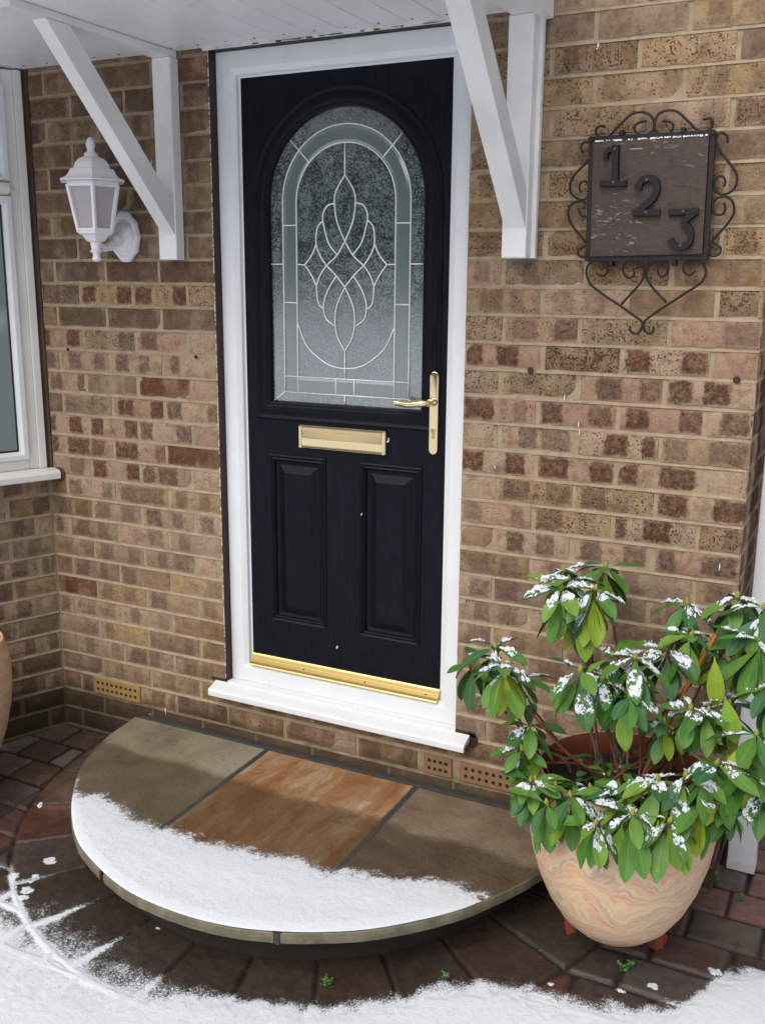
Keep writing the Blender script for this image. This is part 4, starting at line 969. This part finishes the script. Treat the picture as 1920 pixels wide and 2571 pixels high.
# ------------------------------------------------------------------ doorstep
stp = thing('doorstep', 'half-round stone doorstep of three sandstone slabs below the door', 'doorstep', (-.62, -.4, 0))
OUT = [(-1.458, -.028), (-1.45, -.085), (-1.413, -.233), (-1.329, -.434), (-1.22, -.594), (-1.128, -.697), (-1.029, -.783), (-.936, -.837), (-.809, -.89), (-.692, -.919), (-.543, -.926), (-.416, -.910), (-.308, -.874), (-.208, -.826), (-.115, -.765), (-.029, -.685), (.053, -.587), (.126, -.452), (.172, -.325), (.198, -.18), (.205, -.028)]
OUT = [(x+(x-.847)*.0176*min(1, max(0, (-.10-y)/.3)), y+(y+2.639)*.0176*min(1, max(0, (-.10-y)/.3))) for x, y in OUT]
OC = [(float(p[0]), float(p[1])) for p in cr(OUT, 5)]
ZT_, TH = .121, .033
def slab(xa, xb, mat, lab):
    """clip outline between xa and xb"""
    pts = [p for p in OC if xa <= p[0] <= xb]
    def yat(x):
        for a, b_ in zip(OC[:-1], OC[1:]):
            if (a[0]-x)*(b_[0]-x) <= 0 and abs(a[0]-b_[0]) > 1e-9: return a[1]+(b_[1]-a[1])*(x-a[0])/(b_[0]-a[0])
        return -.03
    lp = []
    if xa > OC[0][0]: lp.append((xa, -.030)); lp += [(xa, -.03+(yat(xa)+.03)*i/12) for i in range(1, 13)]
    lp += pts
    if xb < OC[-1][0]: lp += [(xb, yat(xb)+(-.03-yat(xb))*i/12) for i in range(0, 13)]
    cx_ = sum(p[0] for p in lp)/len(lp); cy_ = sum(p[1] for p in lp)/len(lp)
    rj = random.Random(int(xa*100)); lp = [(x+rj.uniform(-.0012, .0012), y+rj.uniform(-.0012, .0012)) for x, y in lp]
    m = MB(); n = len(lp); rings = []
    for ins, z in ((.012, ZT_), (.004, ZT_-.0012), (0, ZT_-.005), (-.001, ZT_-TH*.5), (.001, ZT_-TH+.003), (.006, ZT_-TH)):
        r_ = []
        for (x, y) in lp:
            dx, dy = x-cx_, y-cy_; l = math.hypot(dx, dy); k_ = 1-ins/l; r_.append((cx_+dx*k_, cy_+dy*k_, z))
        rings.append(r_)
    m.add([p for r_ in rings for p in r_], [(j*n+i, j*n+(i+1) % n, (j+1)*n+(i+1) % n, (j+1)*n+i) for j in range(5) for i in range(n)], 1)
    m.mi = [0]*(n)+[1]*(4*n)
    m.add(rings[0], [tuple(range(n))], 0); m.add(rings[5], [tuple(range(n))], 1)
    o = m.build('slab', [mat, MSLE], stp); o['label'] = lab; return o
slab(-1.47, -.893, MSL1, 'grey olive left slab'); slab(-.877, -.339, MSL2, 'orange brown middle slab'); slab(-.323, .21, MSL3, 'brown grey right slab')
def poly_prism(lp, z0, z1, name, mat, parent, sc_=1., c=None):
    c = c or (sum(p[0] for p in lp)/len(lp), sum(p[1] for p in lp)/len(lp)); n = len(lp)
    L_ = [(c[0]+(x-c[0])*sc_, c[1]+(y-c[1])*sc_) for x, y in lp]
    m = MB(); m.add([(x, y, z0) for x, y in L_]+[(x, y, z1) for x, y in L_], [(i, (i+1) % n, n+(i+1) % n, n+i) for i in range(n)]+[tuple(range(n)), tuple(range(n, 2*n))]); return m.build(name, mat, parent)
poly_prism(OC, -.05, ZT_-TH-.0005, 'step_base', MDARKBASE, stp, .885, (-.62, -.02))
m = MB()
for xa in (-.885, -.331):
    ye = -.806 if xa < -.6 else -.846
    m.box(xa-.0085, xa+.0085, ye, -.03, ZT_-TH, ZT_-.0035)
m.box(-1.44, .19, -.031, -.001, ZT_-TH, ZT_+.004, .003); m.build('pointing', MJOINT, stp)

# snow on the step
SE = [(-1.30, -.47), (-1.261, -.545), (-1.15, -.526), (-.981, -.577), (-.888, -.592), (-.87, -.575), (-.724, -.585), (-.582, -.564), (-.449, -.535), (-.337, -.545), (-.30, -.52), (-.184, -.497), (-.066, -.459), (.058, -.448), (.13, -.445), (.2, -.47)]
st = .0033; xs = np.arange(-1.34, .2, st); ys = np.arange(-.95, -.42, st); X, Y = np.meshgrid(xs, ys)
e = np.interp(X, [p[0] for p in SE], [p[1] for p in SE])+(fbm(X, Y, 22, 3)-.5)*.03
# distance to outline along radius from centre
an = np.arctan2(-(Y+.05), (X+.62)); oc = np.array(OC); oa = np.arctan2(-(oc[:, 1]+.05), oc[:, 0]+.62); orr = np.hypot(oc[:, 1]+.05, oc[:, 0]+.62); so_ = np.argsort(oa)
rr_ = np.interp(an, oa[so_], orr[so_]); ed = rr_-.002-np.hypot(X+.62, Y+.05)
tap = np.clip((.20-X)/.22, 0, 1)
cc = e-Y
cov = cc/.050*.5+.30+(fbm(X, Y, 30, 3)-.5)*.4+(fbm(X, Y, 110, 2)-.5)*.35; cov = cov-(1-tap)*.45; cov = np.clip(cov, 0, 1)
th = np.clip(cc/.13, 0, 1)*(.3+.7*tap)
H = .0006+cov**2*.003+th*.006+(fbm(X, Y, 40, 3)-.5)*.0022*th+(fbm(X, Y, 9, 2)-.5)*.004*th
H = H*np.sqrt(np.clip((ed+.002)/.030, .01, 1))+.0004
rad = np.hypot(X+.62, Y+.05); kk = np.where(ed < 0.0, (rr_-.0022)/rad, 1.); X2 = -.62+(X+.62)*kk; Y2 = -.05+(Y+.05)*kk
cov = np.where(ed < .004, cov*.85, cov)
o = grid_obj('snow_on_step', X2, Y2, ZT_+H, MSN, keep=(cov > .01) & (ed > -.0036), attrs={'cov': np.stack([cov]*3, -1)}); tag(o, 'crescent of fresh snow on the front of the doorstep', kind='stuff')

# ------------------------------------------------------------------ pots
def pot(cx_, cy_, s, name_lab, zb, prof, soil=True):
    t = thing('plant_pot', name_lab, 'plant pot', (cx_, cy_, zb))
    m = MB(); m.lathe([(r_*s, z*s) for r_, z in prof], 56, (cx_, cy_, zb), caps=False); o = m.build('pot_body', MPOT, t, smooth=True, sharp=50)
    m = MB(); m.lathe([(.205*s, .449*s), (.200*s, .440*s), (.206*s, .40*s), (.205*s, .36*s)], 48, (cx_, cy_, zb), caps=False); m.build('pot_lining', MTERI, t, smooth=True)
    xs = np.linspace(-1, 1, 40); XX, YY = np.meshgrid(xs, xs); rr = np.hypot(XX, YY); 
    R_ = .206*s; x_ = cx_+XX*R_; y_ = cy_+YY*R_; z_ = zb+.385*s+(fbm(x_, y_, 70, 4)-.5)*.03
    if soil: so2 = grid_obj('soil', x_, y_, z_, MSOIL, keep=rr < .98); so2.parent = t; so2.matrix_parent_inverse = Matrix.Translation(-Vector((cx_, cy_, zb)))
    return t
PROF = [(0, .006), (.05, .002), (.080, .004), (.106, .018), (.143, .054), (.175, .105), (.202, .168), (.222, .24), (.232, .31), (.2335, .36), (.229, .40), (.219, .437), (.216, .446), (.211, .451), (.206, .450)]
pot(.368, -.322, 1.0, 'large marbled peach sandstone pot holding the snowy shrub', .034, PROF)
pot(-1.790, -.560, .98, 'marbled stone pot cut off by the left edge of the picture', .018, [(r_*.93, z*1.13) for r_, z in PROF], True)
for (x, y, a, lab) in ((.252, -.318, .5, 'broken terracotta pot foot under left side of the big pot'), (.474, -.278, -.5, 'broken terracotta pot foot under right side of the big pot')):
    m = MB(); Mx = Matrix.Translation((x, y, gz(x, y)+.0)) @ Matrix.Rotation(a, 4, 'Z')
    rj = random.Random(int(x*1000)); prf = [(-.020, -.032), (.018, -.028), (.024, .0), (.018, .030), (-.016, .03), (-.024, .004)]
    n = 6; v = []
    for z, k_ in ((-.004, 1.), (.018, 1.04), (.032, .92), (.036, .7)):
        for (px, py) in prf: v.append(Mx @ Vector((px*.66*k_+rj.uniform(-.003, .003), py*.66*k_+rj.uniform(-.003, .003), z*.9)))
    m.add(v, [(j*n+i, j*n+(i+1) % n, (j+1)*n+(i+1) % n, (j+1)*n+i) for j in range(3) for i in range(n)]+[tuple(range(n)), tuple(3*n+i for i in range(n))])
    o = m.build('pot_foot', MTER); tag(o, lab, 'pot foot', 'pot feet under the marbled pot')

# ------------------------------------------------------------------ rhododendron
shrub = thing('rhododendron_shrub', 'evergreen shrub with drooping glossy leaves growing in the marbled pot', 'shrub', (.36, -.335, .40))
rl = random.Random(21)
SNC = []; LF = MB(); LC = []; LU = []; SNV = MB()
GREENS = [lin(54, 96, 52), lin(64, 112, 50), lin(78, 122, 52), lin(100, 138, 52), lin(56, 100, 64), lin(72, 118, 48), lin(90, 130, 60)]
YELS = [lin(134, 156, 48), lin(114, 150, 50), lin(150, 160, 50)]
def leaf_surface(P, d, nrm, L, Wd, bend, fold, wav):
    side = d.cross(nrm).normalized(); nrm = side.cross(d).normalized()
    def S(u, v):
        # quadratic bend along length
        s_ = u*L; a = bend*u
        p = P+d*(s_*math.cos(a*.5))-nrm*(s_*math.sin(a*.5)*.9)
        dn = (nrm*math.cos(a)+d*math.sin(a))
        w = Wd*(max(0., math.sin(math.pi*min(1, max(0, (u-.06)/.94))**1.22))**.72) if u > .06 else .0012
        w = max(w, .0012)
        return p+side*(v*w)+dn*(abs(v)*w*fold+wav*w*math.sin(u*9+v*2)*v)
    return S, nrm
def add_leaf(P, d, nrm, L, Wd, col, bend=.7, snow=0.):
    fold = rl.uniform(.08, .28); wav = rl.uniform(-.12, .12)
    S, nn = leaf_surface(P, d, nrm, L, Wd, bend, fold, wav)
    nu, nv = 10, 6; v = []; 
    for i in range(nu+1):
        for j in range(nv+1):
            u = i/nu; vv_ = j/nv*2-1; v.append(S(u, vv_)); LC.append(tuple(col[:3])); LU.append((u, vv_, 0))
    LF.add(v, [(i*(nv+1)+j, i*(nv+1)+j+1, (i+1)*(nv+1)+j+1, (i+1)*(nv+1)+j) for i in range(nu) for j in range(nv)])
    if snow > 0:
        u0, u1 = (.06, .06+snow) if rl.random() < .6 else (rl.uniform(.1, .3), rl.uniform(.45, .95)); Nu, Nv = 26, 16
        sx, sy = rl.uniform(0, 300), rl.uniform(0, 300)
        uu, vv2 = np.meshgrid(np.linspace(u0, u1, Nu+1), np.linspace(-.92, .92, Nv+1), indexing='ij')
        cu = (uu-(u0+u1)/2)/((u1-u0)/2)
        pu = uu*L; pv_ = vv2*Wd
        e_ = 1-np.abs(cu)**2.5-np.abs(vv2)**3*.6
        hh = e_*.45+(fbm(pu+sx, pv_+sy, 90, 2)-.5)*1.9+(fbm(pu+sy, pv_+sx, 300, 2)-.5)*1.7-.26
        hh = np.minimum(hh, e_*1.3)
        hz = np.sqrt(np.clip(hh, 0, 1))*.0075
        pts = []
        for i in range(Nu+1):
            for j in range(Nv+1):
                p = S(float(uu[i, j]), float(vv2[i, j])); pts.append(p+Vector((0, 0, 1))*(hz[i, j]+.0004)+nn*.0006)
        ff = [(i*(Nv+1)+j, i*(Nv+1)+j+1, (i+1)*(Nv+1)+j+1, (i+1)*(Nv+1)+j) for i in range(Nu) for j in range(Nv) if max(hh[i, j], hh[i+1, j], hh[i, j+1], hh[i+1, j+1]) > 0]
        if ff: SNV.add(pts, ff); SNC.extend([(float(min(1, max(0, q_*1.3+.38))),)*3 for q_ in hh.ravel()])
WH = [(.053, -.42, .783, 1, 1.), (.096, -.48, .764, 1, 1.05), (-.008, -.42, .730, .35, .95), (.184, -.30, .967, 1, .95), (.204, -.33, .954, 1, 1.), (.202, -.38, .945, 1, 1.05), (.279, -.36, .948, 1, 1.1), (.284, -.48, .785, 1, 1.05), (.248, -.14, .945, 0, 1.1), (.472, -.22, .902, .7, 1.), (.589, -.25, .945, .8, 1.), (.653, -.30, .943, .8, 1.1), (.396, -.42, .816, 1, 1.15), (.445, -.30, .805, .8, 1.1), (.55, -.25, .806, .5, .9), (.654, -.33, .874, .4, 1.1), (.15, -.42, .594, .3, 1.05), (.195, -.50, .491, .7, 1.), (.296, -.55, .502, .2, 1.05), (.447, -.585, .512, .5, 1.1), (.34, -.36, .476, .3, .8), (.528, -.42, .715, 1, .85), (.564, -.40, .709, .8, .85), (.486, -.52, .575, 1, 1.15), (.541, -.50, .589, 1, 1.15), (.605, -.50, .633, .6, 1.15), (.64, -.46, .53, .3, .9), (.603, -.35, .715, .8, 1.), (.674, -.42, .684, .3, 1.15), (.66, -.45, .60, .5, 1.),
 (.12, -.40, .70, .3, .9), (.24, -.28, .88, .3, 1.), (.33, -.44, .76, .6, .95), (.50, -.30, .85, .4, .9), (.61, -.28, .83, .3, .95), (.62, -.42, .61, .3, 1.), (.245, -.565, .475, .2, .95), (.37, -.60, .475, .4, .95), (.525, -.565, .505, .4, 1.05), (.585, -.50, .54, .3, 1.05), (.145, -.46, .545, .2, .9), (.70, -.36, .79, .4, 1.1), (.70, -.42, .56, .4, 1.), (.30, -.34, .73, .3, .95), (.47, -.40, .66, .5, .9),
 (.33, -.50, .505, .2, .95), (.42, -.53, .525, .6, 1.), (.245, -.50, .49, .3, .9), (.40, -.47, .74, .3, .95), (.34, -.40, .80, .6, .95), (.19, -.52, .50, .3, .85)]
BUD = MB(); BR = MB(); BRG = MB(); BRO = MB()
camdir = (CAM-Vector((.35, -.33, .7))); camdir.z = 0; camdir.normalize()
for wi, (x, y, z, sn_, sz) in enumerate(WH):
    c = Vector((x, y, z)); ax = Vector((rl.uniform(-.25, .25)+(x-.36)*.5, rl.uniform(-.2, .1)-.1, 1)).normalized()
    BUD = MB(); BUD.lathe([(0, -.006), (.005, -.004), (.0062, .001), (.0052, .007), (.0022, .013), (0, .0155)], 9, (0, 0, 0)); nb = 9*6
    Mr = Matrix.Translation(c) @ ax.to_track_quat('Z', 'Y').to_matrix().to_4x4()
    BUD.v[-nb:] = [tuple(Mr @ Vector(p)) for p in BUD.v[-nb:]]
    BUD.build('bud', MBUD, shrub, smooth=True)
    n1, n2 = rl.randint(5, 7), rl.randint(6, 9)+(2 if sn_ == 1 else 0); ph = rl.uniform(0, 6.28)
    for k in range(n1):
        a = ph+2*math.pi*k/n1+rl.uniform(-.3, .3); el = R(rl.uniform(-34, 22)); hdir = Vector((math.cos(a), math.sin(a), 0))
        d_ = (hdir*math.cos(el)+Vector((0, 0, 1))*math.sin(el)).normalized(); nr = (Vector((0, 0, 1))-d_*d_.z).normalized()
        nr = (nr+hdir.cross(Vector((0, 0, 1)))*rl.uniform(-.35, .35)).normalized(); nr = (nr-d_*nr.dot(d_)).normalized()
        L = rl.uniform(.076, .102)*sz
        col = rl.choice(GREENS)
        add_leaf(c+d_*.004-ax*.002, d_, nr, L, L*rl.uniform(.155, .20), col, rl.uniform(.25, .9), rl.uniform(.4, .78) if rl.random() < sn_*.92 else 0)
    for k in range(n2):
        a = ph+.5+2*math.pi*k/n2+rl.uniform(-.3, .3); el = R(rl.uniform(-74, -38)); hdir = Vector((math.cos(a), math.sin(a), 0))
        d_ = (hdir*math.cos(el)+Vector((0, 0, 1))*math.sin(el)).normalized(); nr = (Vector((0, 0, 1))*.5+hdir*.9); nr = (nr-d_*nr.dot(d_)).normalized()
        nr = (nr+hdir.cross(Vector((0, 0, 1)))*rl.uniform(-.5, .5)).normalized(); nr = (nr-d_*nr.dot(d_)).normalized()
        L = rl.uniform(.084, .120)*sz; base = c-ax*rl.uniform(.008, .03)
        yel = rl.random() < .20
        col = rl.choice(YELS) if yel else rl.choice(GREENS)
        if base.y+hdir.y*L*.5 > -.02: continue
        add_leaf(base, d_, nr, L, L*rl.uniform(.16, .205), col, rl.uniform(.1, .6), rl.uniform(.2, .4) if rl.random() < sn_*.22 else 0)
    # stem
    b0 = Vector((.36+rl.uniform(-.10, .10)+(x-.36)*.2, -.335+rl.uniform(-.07, .07), .40)); mid = (b0*.45+c*.55)+Vector((rl.uniform(-.03, .03), rl.uniform(0, .06), -.03+rl.uniform(-.04, .03)))
    P = cr([b0, b0*.72+mid*.28+Vector((0, 0, .03)), mid, c-ax*.035, c], 5); n = len(P)
    tgt = BR if rl.random() < .72 else BRG
    if wi >= 30 and rl.random() < .5: continue
    tgt.tube(P, [.0046-.0024*i/(n-1) for i in range(n)], 7)
BRO.tube(cr([(.39, -.33, .39), (.43, -.33, .52), (.485, -.32, .68), (.515, -.31, .76), (.556, -.30, .862)], 5), [.0058]*21, 8)
BRG.tube(cr([(.33, -.30, .39), (.31, -.30, .46), (.285, -.30, .53)], 4), [.006, .006, .0055, .005, .005, .0045, .0045, .004, .004], 7)
for (pp) in ([(.38, -.32, .39), (.375, -.32, .48), (.37, -.31, .56)], [(.43, -.30, .39), (.46, -.28, .47), (.50, -.27, .55)]): BRG.tube(cr(pp, 4), .0042, 7)
# small basal leaves inside the pot
for _ in range(46):
    a = rl.uniform(0, 6.28); d_ = Vector((math.cos(a), math.sin(a), rl.uniform(-.2, .6))).normalized(); nr = (Vector((0, 0, 1))-d_*d_.z).normalized()
    add_leaf(Vector((.35+rl.uniform(-.08, .09), -.37+rl.uniform(-.05, .09), .41+rl.uniform(0, .12))), d_, nr, rl.uniform(.035, .075), rl.uniform(.008, .014), rl.choice(GREENS), .6, .3 if rl.random() < .12 else 0)
# shaped individually: the long yellow-green leaves at right and hanging over the rim
for (p, d_, L, w, ci) in (((.566, -.38, .835), (.12, -.05, -1), .125, .020, 0), ((.60, -.42, .76), (.35, -.2, -1), .11, .021, 1), ((.50, -.565, .50), (-.02, -.15, -1), .125, .019, 0), ((.545, -.56, .50), (.22, -.1, -1), .125, .018, 1), ((.26, -.36, .90), (.1, -.3, -1), .135, .024, 1), ((.43, -.60, .49), (-.12, -.1, -1), .09, .016, 1)):
    d_ = Vector(d_).normalized(); nr = Vector((.2, -1, .1)); nr = (nr-d_*nr.dot(d_)).normalized(); add_leaf(Vector(p), d_, nr, L, w, YELS[ci], .25)
LF.at = {'lC': LC, 'lU': LU}
LF.build('foliage', MLF, shrub, smooth=True);
BR.build('branches', MSTEM, shrub, smooth=True); BRG.build('old_branches', MSTEMG, shrub, smooth=True); BRO.build('pruned_stem', MSTEMO, shrub, smooth=True)
SNV.at = {'cov': SNC}; o = SNV.build('snow_on_leaves', MSN, smooth=True); tag(o, 'small clumps of snow lying on the shrub leaves', kind='stuff')

# ------------------------------------------------------------------ post on the right
pt = thing('white_post', 'white boxed post standing behind the right corner of the wall', 'post', (.612, .16, 0))
m = MB(); m.box(.583, .660, .150, .215, .012, 2.7, .002); m.build('post_shaft', MPVC, pt)
m = MB(); m.box(.5825, .6605, .1495, .2155, .0, .03, .002); m.build('post_foot', MTRIM, pt)

# ------------------------------------------------------------------ small growth in the joints
def sprig(x, y, s, lab, seed):
    rj = random.Random(seed); m = MB(); z0 = float(gz(x, y))-.004
    for k in range(int(14*s)+8):
        a = rj.uniform(0, 6.28); r_ = rj.uniform(.002, .016)*s; hh = rj.uniform(.004, .018)*s; c = Vector((x+r_*math.cos(a), y+r_*math.sin(a), z0+.006+hh)); w = rj.uniform(.002, .0042)*s
        m.tube([(x, y, z0), (x+r_*.5*math.cos(a), y+r_*.5*math.sin(a), z0+hh), c], .0006, 4)
        n_ = Vector((rj.uniform(-.5, .5), rj.uniform(-.8, .2), 1)).normalized(); t1 = n_.orthogonal().normalized(); t2 = n_.cross(t1)
        m.add([c+(t1*math.cos(q_)+t2*math.sin(q_)*.75)*w for q_ in [i*math.pi/4 for i in range(8)]]+[c+n_*.0008], [(i, (i+1) % 8, 8) for i in range(8)])
    o = m.build('weed', MGRN); tag(o, lab, 'weed', 'weeds in the paving joints')
sprig(.425, -.415, 1.3, 'weed sprouting in front of the big pot', 1); sprig(-.22, -.79, 1.1, 'weed tucked under the front lip of the doorstep', 2)
sprig(.565, .06, 1.6, 'weed at the foot of the white post', 3); sprig(.03, -.64, .9, 'weed between the doorstep and the big pot', 4); sprig(.64, .0, .9, 'weed in the joint at the right edge of the paving', 5)

# falling snowflakes
def flake(x, y, z, s, lab, d_=(.4, 0, 1)):
    rj = random.Random(int(abs(x*1000))+3); m = MB(); D = Vector(d_).normalized()
    for k in range(7):
        c = Vector((x, y, z))+D*rj.uniform(-1.6, 1.6)*s+Vector((rj.uniform(-.5, .5), rj.uniform(-.5, .5), rj.uniform(-.5, .5)))*s
        m.lathe([(0, -s*.6), (s*.5, -s*.3), (s*.6, 0), (s*.45, s*.35), (0, s*.6)], 6, tuple(c))
    o = m.build('snowflake', MSC); tag(o, lab, 'snowflake', 'falling snowflakes')
flake(-.16, -.6, 1.309, .0030, 'falling snowflake just right of the letterbox'); flake(-.23, -.6, 1.124, .0022, 'falling snowflake level with the top of the door panels')
flake(-.297, -.6, .779, .0026, 'falling snowflake low in front of the black door'); flake(.283, -.6, 2.11, .0026, 'falling snowflake above the number sign'); flake(-1.039, -.893, .3, .0065, 'large falling snowflake left of the doorstep')

# ------------------------------------------------------------------ what the glass reflects: a dark tree line far behind the camera
hx = np.linspace(-60, 70, 160); 
m = MB(); v = []; f = []
rh = random.Random(4)
for i, x in enumerate(hx):
    top = 14.0+2.*math.sin(x*.23)+1.5*math.sin(x*.71+1)+rh.uniform(-.6, .6); y = -52+2*math.sin(x*.3)
    for j in range(9):
        t = j/8; v.append((x, y+2.2*math.sin(math.pi*t)+rh.uniform(-.6, .6), .5+top*t+rh.uniform(-.3, .3)))
    v.append((x, y-3, .5))
nC = 10
for i in range(len(hx)-1):
    for j in range(nC): f.append((i*nC+j, i*nC+(j+1) % nC, (i+1)*nC+(j+1) % nC, (i+1)*nC+j))
m.add(v, f); o = m.build('tree_line', MHEDGE); tag(o, 'dark line of distant trees mirrored in the door glass', kind='stuff')
